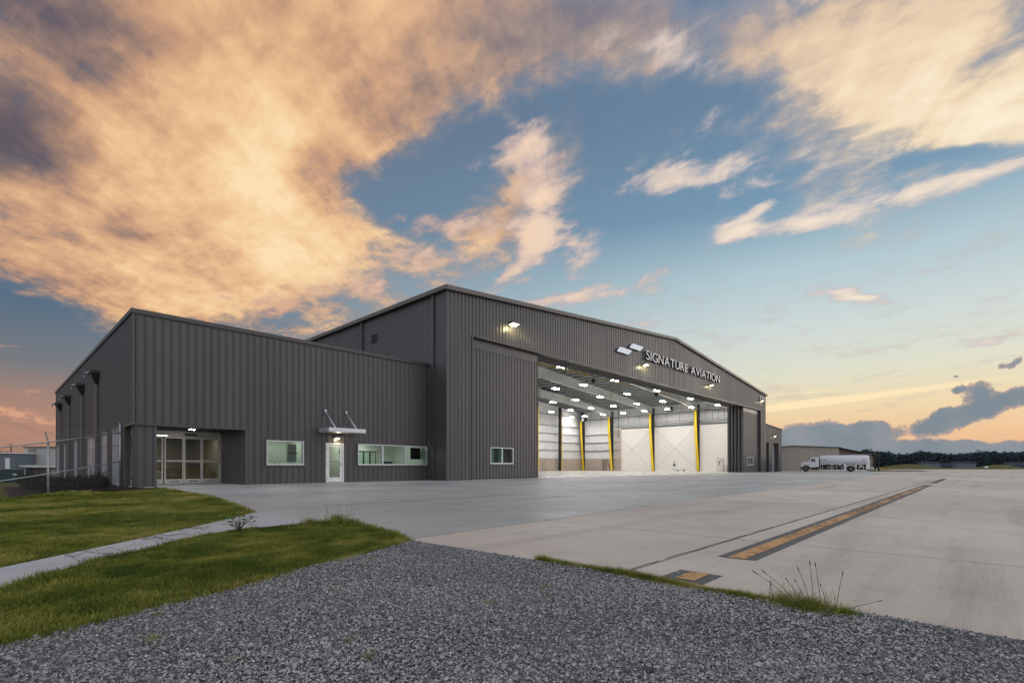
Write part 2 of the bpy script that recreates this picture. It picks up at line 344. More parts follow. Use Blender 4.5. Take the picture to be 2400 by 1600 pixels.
M_SHRUB = attr_mat('shrub_leaf', (.007, .014, .006), (.022, .038, .014), .6, .2)
M_FOREST = attr_mat('hazy_forest_leaf', (.036, .058, .066), (.056, .084, .092), .85, .1)  # bluish distance haze is put into the leaf colour
def lawn_mat():
    m = bpy.data.materials.new('lawn_ground'); m.use_nodes = True; t = m.node_tree; t.nodes.clear(); g = G(t)
    b = g.new('ShaderNodeBsdfPrincipled'); o = g.new('ShaderNodeOutputMaterial'); g.l.new(b.outputs[0], o.inputs[0])
    P = g.new('ShaderNodeNewGeometry').outputs['Position']
    n = g.noise(P, .9, 6, .62, .4); f = g.noise(P, 22, 6, .7)
    c = g.mix(g.step(n, .35, .68), (.060, .075, .012, 1), (.150, .120, .045, 1))
    c = g.mix(g.mul(g.step(f, .4, .7), .7), c, (.090, .110, .020, 1))
    g.put(b.inputs['Base Color'], c); b.inputs['Roughness'].default_value = .95; b.inputs['Specular IOR Level'].default_value = .15
    bp = g.new('ShaderNodeBump'); bp.inputs['Strength'].default_value = 1; bp.inputs['Distance'].default_value = .05
    g.put(bp.inputs['Height'], f); g.l.new(bp.outputs[0], b.inputs['Normal'])
    return m
M_LAWN = lawn_mat()
def gravel_mat():
    m = bpy.data.materials.new('gravel_bed'); m.use_nodes = True; t = m.node_tree; t.nodes.clear(); g = G(t)
    b = g.new('ShaderNodeBsdfPrincipled'); o = g.new('ShaderNodeOutputMaterial'); g.l.new(b.outputs[0], o.inputs[0])
    P = g.new('ShaderNodeNewGeometry').outputs['Position']
    vo = g.new('ShaderNodeTexVoronoi', feature='F1'); g.put(vo.inputs['Vector'], g.v('ADD', P, g.v('SCALE', g.noise(P, 40, 3, .5, color=True), sc=.02))); vo.inputs['Scale'].default_value = 58
    r = g.sep(vo.outputs['Color'])[0]
    c = g.ramp(r, [(0, (.05, .053, .06, 1)), (.45, (.15, .153, .165, 1)), (.8, (.27, .275, .29, 1)), (1, (.52, .52, .52, 1))])
    c = g.mix(g.mul(g.step(vo.outputs['Distance'], .35, .8), .75), c, (.02, .02, .022, 1))
    c = g.mix(g.mul(g.step(g.noise(P, .8, 5, .6), .45, .72), .5), c, (.105, .085, .072, 1))
    g.put(b.inputs['Base Color'], c); b.inputs['Roughness'].default_value = .85
    bp = g.new('ShaderNodeBump'); bp.inputs['Strength'].default_value = 1; bp.inputs['Distance'].default_value = .02
    g.put(bp.inputs['Height'], g.sub(1.0, vo.outputs['Distance'])); g.l.new(bp.outputs[0], b.inputs['Normal'])
    return m
M_GRAVEL = gravel_mat()

# ------------------------------------------------------------------ mesh and object helpers
def tag(o, label=None, cat=None, group=None, kind=None):
    if label: o['label'] = label
    if cat: o['category'] = cat
    if group: o['group'] = group
    if kind: o['kind'] = kind
    return o
def empty(name, loc, label, cat, group=None, rz=0.0):
    o = bpy.data.objects.new(name, None); COL.objects.link(o)
    o.location = loc; o.rotation_euler = (0, 0, rz); o.empty_display_size = .2
    return tag(o, label, cat, group)
def kids(o): return [c for c in bpy.data.objects if c.parent is o]
def copy_tree(o, parent=None):
    c = o.copy(); COL.objects.link(c)
    if parent is not None: c.parent = parent
    for ch in kids(o): copy_tree(ch, c)
    return c
def root_loc(p):
    while p.parent is not None: p = p.parent
    return Vector(p.location)
class MB:
    """collects shapes and links them as one mesh object"""
    def __init__(s): s.v = []; s.f = []
    def quad(s, *p):
        n = len(s.v); s.v += [tuple(q) for q in p]; s.f.append(tuple(range(n, n + len(p)))); return s
    def hexa(s, b, t):
        n = len(s.v); s.v += [tuple(q) for q in b] + [tuple(q) for q in t]
        s.f += [(n + 3, n + 2, n + 1, n), (n + 4, n + 5, n + 6, n + 7)] + [(n + i, n + (i + 1) % 4, n + 4 + (i + 1) % 4, n + 4 + i) for i in range(4)]
        return s
    def box(s, x0, x1, y0, y1, z0, z1):
        return s.hexa([(x0, y0, z0), (x1, y0, z0), (x1, y1, z0), (x0, y1, z0)], [(x0, y0, z1), (x1, y0, z1), (x1, y1, z1), (x0, y1, z1)])
    def bar(s, a, b, w, h=None, up=(0, 0, 1)):
        h = w if h is None else h
        a, b = Vector(a), Vector(b); d = (b - a).normalized(); u = Vector(up)
        if abs(d.dot(u)) > .95: u = Vector((1, 0, 0))
        x = d.cross(u).normalized() * (w / 2); y = x.cross(d).normalized() * (h / 2)
        return s.hexa([a - x - y, a + x - y, a + x + y, a - x + y], [b - x - y, b + x - y, b + x + y, b - x + y])
    def prism(s, pts, off):
        off = Vector(off); n = len(s.v); k = len(pts)
        s.v += [tuple(p) for p in pts] + [tuple(Vector(p) + off) for p in pts]
        s.f += [tuple(range(k))[::-1], tuple(range(n + k, n + 2 * k))] if n == 0 else [tuple(range(n, n + k))[::-1], tuple(range(n + k, n + 2 * k))]
        s.f += [(n + i, n + (i + 1) % k, n + k + (i + 1) % k, n + k + i) for i in range(k)]
        return s
    def tube(s, pts, r, seg=8, cap=True):
        pts = [Vector(p) for p in pts]; rs = r if isinstance(r, (list, tuple)) else [r] * len(pts)
        n = len(s.v); ref = Vector((0, 0, 1))
        for i, p in enumerate(pts):
            d = (pts[min(i + 1, len(pts) - 1)] - pts[max(i - 1, 0)]).normalized()
            u = ref if abs(d.dot(ref)) < .9 else Vector((1, 0, 0))
            x = d.cross(u).normalized(); y = x.cross(d)
            for k in range(seg):
                a = 2 * math.pi * k / seg; s.v.append(tuple(p + (x * math.cos(a) + y * math.sin(a)) * rs[i]))
        for i in range(len(pts) - 1):
            for k in range(seg):
                s.f.append((n + i * seg + k, n + i * seg + (k + 1) % seg, n + (i + 1) * seg + (k + 1) % seg, n + (i + 1) * seg + k))
        if cap: s.f += [tuple(range(n, n + seg))[::-1], tuple(range(n + (len(pts) - 1) * seg, n + len(pts) * seg))]
        return s
    def ball(s, c, rx, ry, rz, nu=10, nv=6):
        n = len(s.v)
        for j in range(nv + 1):
            th = math.pi * j / nv
            for i in range(nu):
                a = 2 * math.pi * i / nu
                s.v.append((c[0] + rx * math.sin(th) * math.cos(a), c[1] + ry * math.sin(th) * math.sin(a), c[2] + rz * math.cos(th)))
        for j in range(nv):
            for i in range(nu): s.f.append((n + j * nu + i, n + j * nu + (i + 1) % nu, n + (j + 1) * nu + (i + 1) % nu, n + (j + 1) * nu + i))
        return s
    def build(s, name, mat, parent=None, origin=None, bevel=0.0, smooth=False, seg=2):
        off = root_loc(parent) if parent is not None else Vector(origin or (0, 0, 0))
        me = bpy.data.meshes.new(name)
        me.from_pydata([(x - off.x, y - off.y, z - off.z) for x, y, z in s.v], [], s.f); me.validate(); me.materials.append(mat)
        o = bpy.data.objects.new(name, me); COL.objects.link(o)
        if parent is not None: o.parent = parent
        else: o.location = off
        if smooth:
            for p in me.polygons: p.use_smooth = True
        if bevel:
            b = o.modifiers.new('edge', 'BEVEL'); b.width = bevel; b.segments = seg; b.limit_method = 'ANGLE'; b.angle_limit = rad(40)
        return o
def part_text(o, label): o['label'] = label; return o

PITCH = .328
def rib_profile(a0, a1, depth):
    """(position, offset) along a ribbed metal wall between a0 and a1"""
    k0 = math.floor(a0 / PITCH) - 1; pts = []
    for k in range(k0, math.ceil(a1 / PITCH) + 1):
        b = k * PITCH
        pts += [(b, 0), (b + PITCH - .095, 0), (b + PITCH - .075, depth), (b + PITCH - .035, depth), (b + PITCH - .015, 0), (b + PITCH - .012, -.022), (b + PITCH - .004, -.022)]
    out = []
    for (p, q), (p2, q2) in zip(pts, pts[1:]):
        if p2 <= a0 or p >= a1: continue
        lo, hi = max(p, a0), min(p2, a1); f = lambda x: q + (q2 - q) * (x - p) / max(1e-9, p2 - p)
        if not out or abs(out[-1][0] - lo) > 1e-6: out.append((lo, f(lo)))
        out.append((hi, f(hi)))
    return out
def ribs(mb, axis, fixed, out, a0, a1, zb, zt, depth=.038):
    zb = zb if callable(zb) else (lambda a, q=zb: q); zt = zt if callable(zt) else (lambda a, q=zt: q)
    pr = rib_profile(a0, a1, depth); n = len(mb.v)
    for a, o in pr:
        w = fixed + out * o
        for z in (zb(a), zt(a)): mb.v.append((a, w, z) if axis == 'x' else (w, a, z))
    for i in range(len(pr) - 1): mb.f.append((n + 2 * i, n + 2 * i + 2, n + 2 * i + 3, n + 2 * i + 1))
def ribs_holes(mb, axis, fixed, out, a0, a1, zb, zt, holes):
    x = a0
    for h0, h1, hz0, hz1 in sorted(holes):
        if h0 > x: ribs(mb, axis, fixed, out, x, h0, zb, zt)
        if hz0 > (zb if not callable(zb) else -9): ribs(mb, axis, fixed, out, h0, h1, zb, hz0)
        ribs(mb, axis, fixed, out, h0, h1, hz1, zt); x = h1
    if x < a1: ribs(mb, axis, fixed, out, x, a1, zb, zt)

def np_mesh(name, verts, tris, mat, tone=None, origin=(0, 0, 0), parent=None):
    """one mesh from numpy arrays; tone is a value per vertex"""
    me = bpy.data.meshes.new(name); nv, nt = len(verts), len(tris); k = tris.shape[1]
    me.vertices.add(nv); me.vertices.foreach_set('co', (verts - np.array(origin)).astype(np.float32).ravel())
    me.loops.add(nt * k); me.loops.foreach_set('vertex_index', tris.astype(np.int32).ravel())
    me.polygons.add(nt); me.polygons.foreach_set('loop_start', (np.arange(nt) * k).astype(np.int32))
    me.polygons.foreach_set('loop_total', np.full(nt, k, np.int32))
    if tone is not None:
        a = me.attributes.new('tone', 'FLOAT', 'POINT'); a.data.foreach_set('value', tone.astype(np.float32))
    me.update(calc_edges=True); me.materials.append(mat); me.shade_flat()
    o = bpy.data.objects.new(name, me); COL.objects.link(o)
    if parent is not None: o.parent = parent
    else: o.location = origin
    return o
def inside(px, py, poly):
    r = np.zeros(len(px), bool); n = len(poly)
    for i in range(n):
        (x0, y0), (x1, y1) = poly[i], poly[(i + 1) % n]
        c = ((y0 > py) != (y1 > py)) & (px < (x1 - x0) * (py - y0) / (y1 - y0 + 1e-12) + x0)
        r ^= c
    return r
def in_view(px, py, margin=.18, near=.8):
    d = px * FW[0] + py * FW[1]; r = px * RT[0] + py * RT[1]
    return (d > near) & (np.abs(r) < d * (1.036 + margin) + .5)

# ------------------------------------------------------------------ ground
def lawn_z(x, y):
    """height of the lawn: level near the path, falling away beyond a crest towards the fence"""
    s = .4 * (y - 14.8) - .916 * (x - .18)
    s = s - 1.7
    drop = np.where(s > 0, .26 * (np.sqrt(s * s + .16) - .4), 0) if isinstance(s, np.ndarray) else (.26 * (math.sqrt(s * s + .16) - .4) if s > 0 else 0)
    return -(np.minimum(drop, 1.0) if isinstance(s, np.ndarray) else min(drop, 1.0))
def sheet(name, poly, z, mat, kind='structure'):
    mb = MB(); mb.v = [(x, y, z) for x, y in poly]; mb.f = [tuple(range(len(poly)))]
    return tag(mb.build(name, mat), kind=kind)
GRAVEL = [(3.72, 5.31), (3.78, 3.6), (3.83, 2.3), (3.86, 1.2), (3.86, -.3), (3.86, -30), (-30, -30), (-30, -8), (-6, 1.35), (.05, 3.76), (1.37, 4.26), (2.6, 4.78)]
PATHP = [(4.16, 7.62), (3.6, 8.0), (2.84, 8.07), (2.14, 7.69), (.91, 6.64), (.07, 5.55), (-6, -1.2), (-6, .2), (.08, 6.61), (1.25, 7.83), (2.7, 9.44), (3.68, 10.68)]
APRON_N = [(3.70, 5.40), (3.95, 6.3), (4.16, 7.62), (3.68, 10.68), (4.25, 14.0), (4.75, 17.5), (5.0, 22), (5.12, 25), (5.26, 27.1), (9.02, 27.1), (9.02, 31.0), (9.1, 31.0), (9.1, 27.16), (20.6, 27.16), (20.6, 30.4), (96.7, 30.4), (96.7, 9.1), (75, 8.0), (40, 6.6), (15, 5.85)]
far = [at(u, 150)[:2] for u in (1500, 640)]
APRON_O = [(3.80, -60), (130, -60), tuple(far[0]), tuple(far[1]), (97.2, 34), (97.2, 25.4), (20.6, 25.1), (20.6, 27.0), (5.4, 27.0), (5.25, 25), (5.1, 22), (4.85, 17.5), (4.35, 14.0), (3.9, 10.68), (4.22, 7.62), (4.05, 6.3), (3.68, 5.2), (3.76, 2.3), (3.80, -.3)]
gx = MB()
S_ = 2600
mbg = MB(); mbg.quad((-S_, -S_, -1.32), (S_, -S_, -1.32), (S_, S_, -1.32), (-S_, S_, -1.32))
tag(mbg.build('ground', M_LAWN), kind='structure')
def grid_sheet(name, x0, x1, y0, y1, step_, zf, mat):
    nx, ny = int((x1 - x0) / step_) + 1, int((y1 - y0) / step_) + 1
    X, Y = np.meshgrid(np.linspace(x0, x1, nx), np.linspace(y0, y1, ny))
    V = np.stack([X.ravel(), Y.ravel(), zf(X.ravel(), Y.ravel())], 1)
    i = np.arange(nx * ny).reshape(ny, nx)
    F = np.stack([i[:-1, :-1].ravel(), i[:-1, 1:].ravel(), i[1:, 1:].ravel(), i[1:, :-1].ravel()], 1)
    o = np_mesh(name, V, F, mat)
    for p in o.data.polygons: p.use_smooth = True
    return tag(o, kind='structure')
bumps = lambda x, y: .02 * np.sin(x * 1.7 + y * .6) * np.sin(y * 1.1 - x * .4)
grid_sheet('lawn', -26, 8.0, -8, 72, .4, lambda x, y: -.014 + lawn_z(x, y) + .5 * bumps(x, y), M_LAWN)
# airfield grass beyond the apron, with low mounds
def field_z(x, y):
    d = x * FW[0] + y * FW[1]; r = x * RT[0] + y * RT[1]; u = r / np.maximum(d, 1) * 1158
    b = lambda c, w: np.exp(-((u - c) / w) ** 2)
    mound = (1.9 * b(930, 62) + 1.7 * b(1140, 45)) * np.exp(-((d - 235) / 22.) ** 2)
    return -.06 + mound * 1.05
def field(name):
    dd = np.concatenate([np.linspace(80, 200, 20), np.linspace(205, 270, 28), np.linspace(280, 480, 12)])
    uu = np.linspace(380, 1900, 170)
    D, U = np.meshgrid(dd, uu); X = FW[0] * D + RT[0] * U / 1158 * D; Y = FW[1] * D + RT[1] * U / 1158 * D
    V = np.stack([X.ravel(), Y.ravel(), field_z(X.ravel(), Y.ravel())], 1); i = np.arange(len(uu) * len(dd)).reshape(len(uu), len(dd))
    F = np.stack([i[:-1, :-1].ravel(), i[:-1, 1:].ravel(), i[1:, 1:].ravel(), i[1:, :-1].ravel()], 1)
    tag(np_mesh(name, V, F, M_LAWN), kind='structure')
field('airfield_grass')
sheet('old_apron', APRON_O, 0.0, M_OLD)
sheet('new_apron', APRON_N, 0.004, M_NEW)
sheet('gravel_bed', GRAVEL, .006, M_GRAVEL)
sheet('path', PATHP, 0.008, M_PATH)
mul = [(4.43, 29), (3.9, 24.6), (2.6, 23.6), (1.5, 25.2), (.9, 30), (.9, 62), (4.43, 66)]
ys = np.linspace(24.2, 66, 60); xs = np.linspace(0, 1, 8)
mv = []; 
for y in ys:
    xl = 2.9 - min(1.9, max(0, (y - 24.6)) * .34); xr = 4.75 if y < 27.2 else 4.42
    for t in xs:
        x = xl + (xr - xl) * t; mv.append((x, y, lawn_z(x, y) - .02 + .035 * math.sin(math.pi * min(1, t * 3 + .01)) * (1 if t < .33 else 1)))
mv = np.array(mv); i = np.arange(len(ys) * 8).reshape(len(ys), 8)
mv[:, 2] += .03
tag(np_mesh('mulch_bed', mv, np.stack([i[:-1, :-1].ravel(), i[:-1, 1:].ravel(), i[1:, 1:].ravel(), i[1:, :-1].ravel()], 1), M_MULCH), kind='structure')
# taxi line: black border, yellow centre, worn away in places; a lone patch nearer the gravel
def strip(name, x0, x1, y0, y1, z, mat, skew=.0):
    mb = MB(); mb.quad((x0 + skew, y0, z), (x1, y0, z), (x1, y1, z), (x0, y1, z)); return tag(mb.build(name, mat), kind='structure')
strip('taxi_line_border', 5.27, 32.5, 1.62, 1.99, .004, M_TAXB, .03)
strip('taxi_line', 5.28, 30.0, 1.72, 1.89, .008, M_TAXY)
strip('taxi_line_border', 36, 50, 1.62, 1.99, .004, M_TAXB)
strip('taxi_line_border', 3.98, 4.36, 1.60, 1.98, .004, M_TAXB, -.05)
strip('taxi_line', 4.0, 4.33, 1.70, 1.87, .008, M_TAXY)
# an open, wandering crack beside the line
mb = MB(); px = 4.05; py = 2.33; prev = None
while px < 46:
    w = R.uniform(.004, .011) * (1 + px * .02); q = (px, py + R.uniform(-.012, .012), w)
    if prev and R.random() < .94: mb.quad((prev[0], prev[1] - prev[2], .004), (q[0], q[1] - q[2], .004), (q[0], q[1] + q[2], .004), (prev[0], prev[1] + prev[2], .004))
    prev = q; px += R.uniform(.12, .4); py -= .0008
tag(mb.build('pavement_crack', pm('crack_filler', (.06, .055, .05), .9)), kind='structure')

# ------------------------------------------------------------------ hangar
HX0, HX1, HY0, HY1 = 20.6, 87.4, 25.26, 62.0
EAVE, RIDGE, RX = 12.60, 15.50, 54.0
def roofz(x): return EAVE + (RIDGE - EAVE) * (1 - abs(x - RX) / (RX - HX0))
hangar = empty('hangar_building', (RX, HY0, 0), 'huge dark grey ribbed metal hangar with its wide door open on a white lit interior', 'hangar')
OPX0, OPX1, HDR = 22.82, 85.04, 9.96
mb = MB()
top = lambda x: roofz(x) - .02
ribs(mb, 'x', HY0, -1, HX0 + .12, OPX0, 0, top); ribs(mb, 'x', HY0, -1, OPX1, HX1 - .12, 0, top)
ribs(mb, 'x', HY0, -1, OPX0, RX, HDR, top); ribs(mb, 'x', HY0, -1, RX, OPX1, HDR, top)
mb.build('front_wall', M_PANEL, hangar)
mb = MB(); ribs(mb, 'y', HX0, -1, 26.46, HY1, 0, EAVE - .02); mb.build('side_wall', M_PANEL, hangar)
mb = MB(); ribs(mb, 'y', HX1, 1, HY0, HY1, 0, EAVE - .02); mb.build('side_wall', M_PANEL, hangar)
mb = MB(); ribs(mb, 'x', HY1, 1, HX0, HX1, 0, top); mb.build('back_wall', M_PANEL, hangar)
mb = MB()                                                        # plain corner return between the corner and the first downspout
mb.box(HX0 - .045, HX0 + .05, HY0 - .045, 26.45, 0, EAVE - .05); mb.box(HX0 + .05, HX0 + .13, HY0 - .045, HY0 - .002, 0, EAVE - .05)
mb.build('corner_trim', M_TRIM, hangar)
mb = MB(); mb.box(HX1 - .13, HX1 + .045, HY0 - .045, HY0 - .002, 0, EAVE - .05); mb.build('corner_trim', M_TRIM, hangar)
mb = MB(); mb.box(OPX0, OPX1, HY0 - .05, HY0 + .25, HDR - .10, HDR + .02); mb.build('header_trim', M_TRIM, hangar)
mb = MB(); mb.box(OPX0 - .02, OPX0 + .08, HY0 - .048, HY0 + .35, 0, HDR - .1); mb.build('jamb_trim', M_TRIM, hangar)
mb = MB(); mb.box(OPX1 - .08, OPX1 + .02, HY0 - .048, HY0 + .35, 0, HDR - .1); mb.build('jamb_trim', M_TRIM, hangar)
for sx in (-1, 1):                                               # roof slopes and rake trims
    xe = HX0 - .25 if sx < 0 else HX1 + .25
    ze = EAVE + (RIDGE - EAVE) * (1 - abs(xe - RX) / (RX - HX0))
    mb = MB(); mb.hexa([(xe, HY0 - .2, ze), (RX, HY0 - .2, RIDGE), (RX, HY1 + .2, RIDGE), (xe, HY1 + .2, ze)], [(xe, HY0 - .2, ze + .12), (RX, HY0 - .2, RIDGE + .12), (RX, HY1 + .2, RIDGE + .12), (xe, HY1 + .2, ze + .12)])
    mb.build('roof', M_ROOF, hangar)
    mb = MB(); mb.hexa([(xe, HY0 - .26, ze - .14), (RX, HY0 - .26, RIDGE - .14), (RX, HY0 - .2, RIDGE - .14), (xe, HY0 - .2, ze - .14)], [(xe, HY0 - .26, ze + .15), (RX, HY0 - .26, RIDGE + .15), (RX, HY0 - .2, RIDGE + .15), (xe, HY0 - .2, ze + .15)])
    mb.build('rake_trim', M_EAVE, hangar)
    mb = MB(); xg = xe - .02 if sx < 0 else xe + .02
    mb.box(min(xg, xg - sx * -.0) - .08, xg + .08, HY0 - .26, HY1 + .26, ze - .16, ze + .10); mb.build('gutter', M_EAVE, hangar)
for yy in (26.55, 35.75, 45.0, 54.2):
    mb = MB(); mb.box(HX0 - .17, HX0 - .04, yy - .09, yy + .09, 0.05, EAVE - .1); mb.build('downspout', M_TRIM, hangar)
mb = MB(); mb.box(HX0 - .06, HX0 - .02, 33.6, 34.5, 10.5, 11.2); lou = mb.build('louvre_vent', M_TRIM, hangar)
mb = MB()
for k in range(4): mb.hexa([(HX0 - .12, 33.68, 10.56 + k * .16), (HX0 - .12, 34.42, 10.56 + k * .16), (HX0 - .1, 34.42, 10.56 + k * .16), (HX0 - .1, 33.68, 10.56 + k * .16)], [(HX0 - .062, 33.68, 10.66 + k * .16), (HX0 - .062, 34.42, 10.66 + k * .16), (HX0 - .05, 34.42, 10.66 + k * .16), (HX0 - .05, 33.68, 10.66 + k * .16)])
mb.build('louvre_blade', M_BLACK, lou)

# sliding doors: five leaves stacked at each end of the opening
def leaf(x0, x1, y, win=None):
    d = MB(); z1 = HDR - .02
    holes = []
    if win: holes = [win]
    ribs_holes(d, 'x', y, -1, x0 + .05, x1 - .05, .08, 9.18, holes)
    d.box(x0 + .05, x1 - .05, y - .03, y - .004, 9.19, z1)
    o = d.build('sliding_door', M_PANEL, hangar)
    for xa in (x0, x1 - .05):
        e = MB(); e.box(xa, xa + .05, y - .05, y + .26, .03, z1); e.build('door_edge', M_TRIM, o)
    e = MB(); e.box(x0 + .05, x1 - .05, y - .045, y - .002, .03, .10); e.box(x0 + .05, x1 - .05, y + .02, y + .22, .03, .12); e.build('door_sill', M_BLACK, o)
    e = MB()
    if win:
        a, b, zb, zt = win
        for q in ((x0 + .05, a, .12, z1), (b, x1 - .05, .12, z1), (a, b, .12, zb), (a, b, zt, z1)): e.box(q[0], q[1], y + .19, y + .215, q[2], q[3])
    else: e.box(x0 + .05, x1 - .05, y + .19, y + .215, .12, z1)
    e.build('door_back', M_LINER, o)
    return o
def slider_window(o, a, b, zb, zt, y, body):
    f = MB(); w = .055
    f.box(a, b, y - .05, y + .12, zb, zb + w + .03); f.box(a, b, y - .05, y + .12, zt - w, zt); f.box(a, a + w, y - .05, y + .12, zb + w + .03, zt - w); f.box(b - w, b, y - .05, y + .12, zb + w + .03, zt - w)
    m_ = (a + b) / 2; f.box(m_ - .04, m_ + .04, y - .04, y + .10, zb + w + .03, zt - w)
    wn = f.build('window', M_WHITE, o)
    p = MB(); p.quad((a + w, y + .03, zb + w), (b - w, y + .03, zb + w), (b - w, y + .03, zt - w), (a + w, y + .03, zt - w)); p.build('pane', M_GLASS, wn)
    c = MB()  # added boxes behind the glass; green light in the panes put into their colour
    for q in body: c.box(*q)
    c.build('green_pane_backing', M_GREENWIN, wn)
    return wn
LV = (24.87, 27.30, 1.11, 2.32)
l0 = leaf(OPX0 + .06, 30.15, HY0 + .32, LV)
slider_window(l0, *LV, HY0 + .32, [(24.9, 25.45, HY0 + .55, HY0 + .57, 1.15, 2.3), (25.95, 26.5, HY0 + .55, HY0 + .57, 1.15, 2.3)])
RV = (79.6, 82.3, 1.11, 2.35)
for k in range(1, 5): leaf(OPX0 + .3 + .04 * k, 30.05, HY0 + .32 + .5 * k)
for k in range(5):
    o = leaf(77.7, 84.9, HY0 + .32 + .5 * k, RV if k == 0 else None)
    if k == 0: slider_window(o, *RV, HY0 + .32, [(79.7, 80.4, HY0 + .55, HY0 + .57, 1.15, 2.3)])
for k in range(5):                                                # the tracks the leaves hang from, side by side under the header
    y = HY0 + .30 + .5 * k
    mb = MB(); mb.box(OPX0, OPX1, y, y + .05, 9.97, 10.015); tr_ = mb.build('door_track', M_STEEL, hangar)
    mb = MB(); mb.box(OPX0, OPX1, y + .003, y + .13, 10.02, 11.2); mb.build('track_beam', M_BLACK, tr_)  # black body: shade of the gaps between tracks put into its colour
mb = MB(); mb.box(OPX0, OPX1, HY0 + .05, HY0 + 3.1, 11.2, 11.26); mb.build('header_box', M_BLACK, hangar)

# ---- interior shell
IX0, IX1, IY1 = 20.9, 87.15, 61.75
tag_ = mb = MB(); mb.box(HX0 + .1, HX1 - .1, HY0 + .02, HY1 - .1, .002, .018); mb.build('hangar_floor', M_FLOOR, hangar)
mb = MB(); mb.box(IX1 - .12, IX1, 30.6, 51.85, .02, 8.28); mb.build('liner_wall', M_LINER, hangar)
mb = MB(); mb.box(IX1 - .16, IX1, 30.6, 51.85, 8.28, 8.55); mb.build('liner_cap', M_GIRTD, hangar)
mb = MB(); mb.box(IX1 + .005, IX1 + .05, 28.3, IY1, .02, EAVE - .3); mb.build('insulated_wall', M_GIRT, hangar)
mb = MB(); mb.prism([(IX0, IY1, .02), (HX1 - .2, IY1, .02), (HX1 - .2, IY1, roofz(HX1) - .3), (RX, IY1, RIDGE - .3), (IX0, IY1, EAVE - .3)], (0, .05, 0)); mb.build('insulated_wall', M_GIRT, hangar)
mb = MB(); mb.box(IX0 - .1, IX0 - .05, 30, IY1, .02, EAVE - .3); mb.build('insulated_wall', M_GIRT, hangar)
mb = MB(); mb.box(IX1 - .10, IX1 - .002, 51.86, IY1 - .1, .02, 2.53); mb.build('wainscot', M_TAN, hangar)
mb = MB(); mb.box(IX0, IX1 - .1, IY1 - .1, IY1 - .002, .02, 2.53); mb.build('wainscot', M_TAN, hangar)
for z in (4.1, 5.75, 7.4, 9.05, 11.2):
    mb = MB(); mb.box(IX0, IX1, IY1 - .22, IY1 - .01, z, z + .07); mb.build('girt', M_GIRTD, hangar)
for z in (4.1, 5.75, 7.4): 
    mb = MB(); mb.box(IX1 - .22, IX1 - .01, 51.9, IY1 - .22, z, z + .07); mb.build('girt', M_GIRTD, hangar)
for z in (9.4, 10.3, 11.2):
    mb = MB(); mb.box(IX1 - .2, IX1 - .01, 30.6, IY1 - .22, z, z + .06); mb.build('girt', M_STEEL, hangar)
for sx in (0, 1):
    xe = IX0 if sx == 0 else IX1
    mb = MB(); mb.hexa([(xe, HY0 + 3.1, roofz(xe) - .22), (RX, HY0 + 3.1, RIDGE - .22), (RX, IY1, RIDGE - .22), (xe, IY1, roofz(xe) - .22)], [(xe, HY0 + 3.1, roofz(xe) - .16), (RX, HY0 + 3.1, RIDGE - .16), (RX, IY1, RIDGE - .16), (xe, IY1, roofz(xe) - .16)])
    mb.build('ceiling', M_CEIL, hangar)
x = 24.0
while x < 86.5:
    if abs(x - RX) > .4:
        mb = MB(); z = roofz(x) - .24; mb.box(x - .04, x + .04, HY0 + 3.2, IY1 - .05, z - .24, z); mb.box(x + .04, x + .12, HY0 + 3.2, IY1 - .05, z - .24, z - .215); mb.build('purlin', M_PURLIN, hangar)
    x += 1.5
FR = (36.2, 44.9, 53.9)
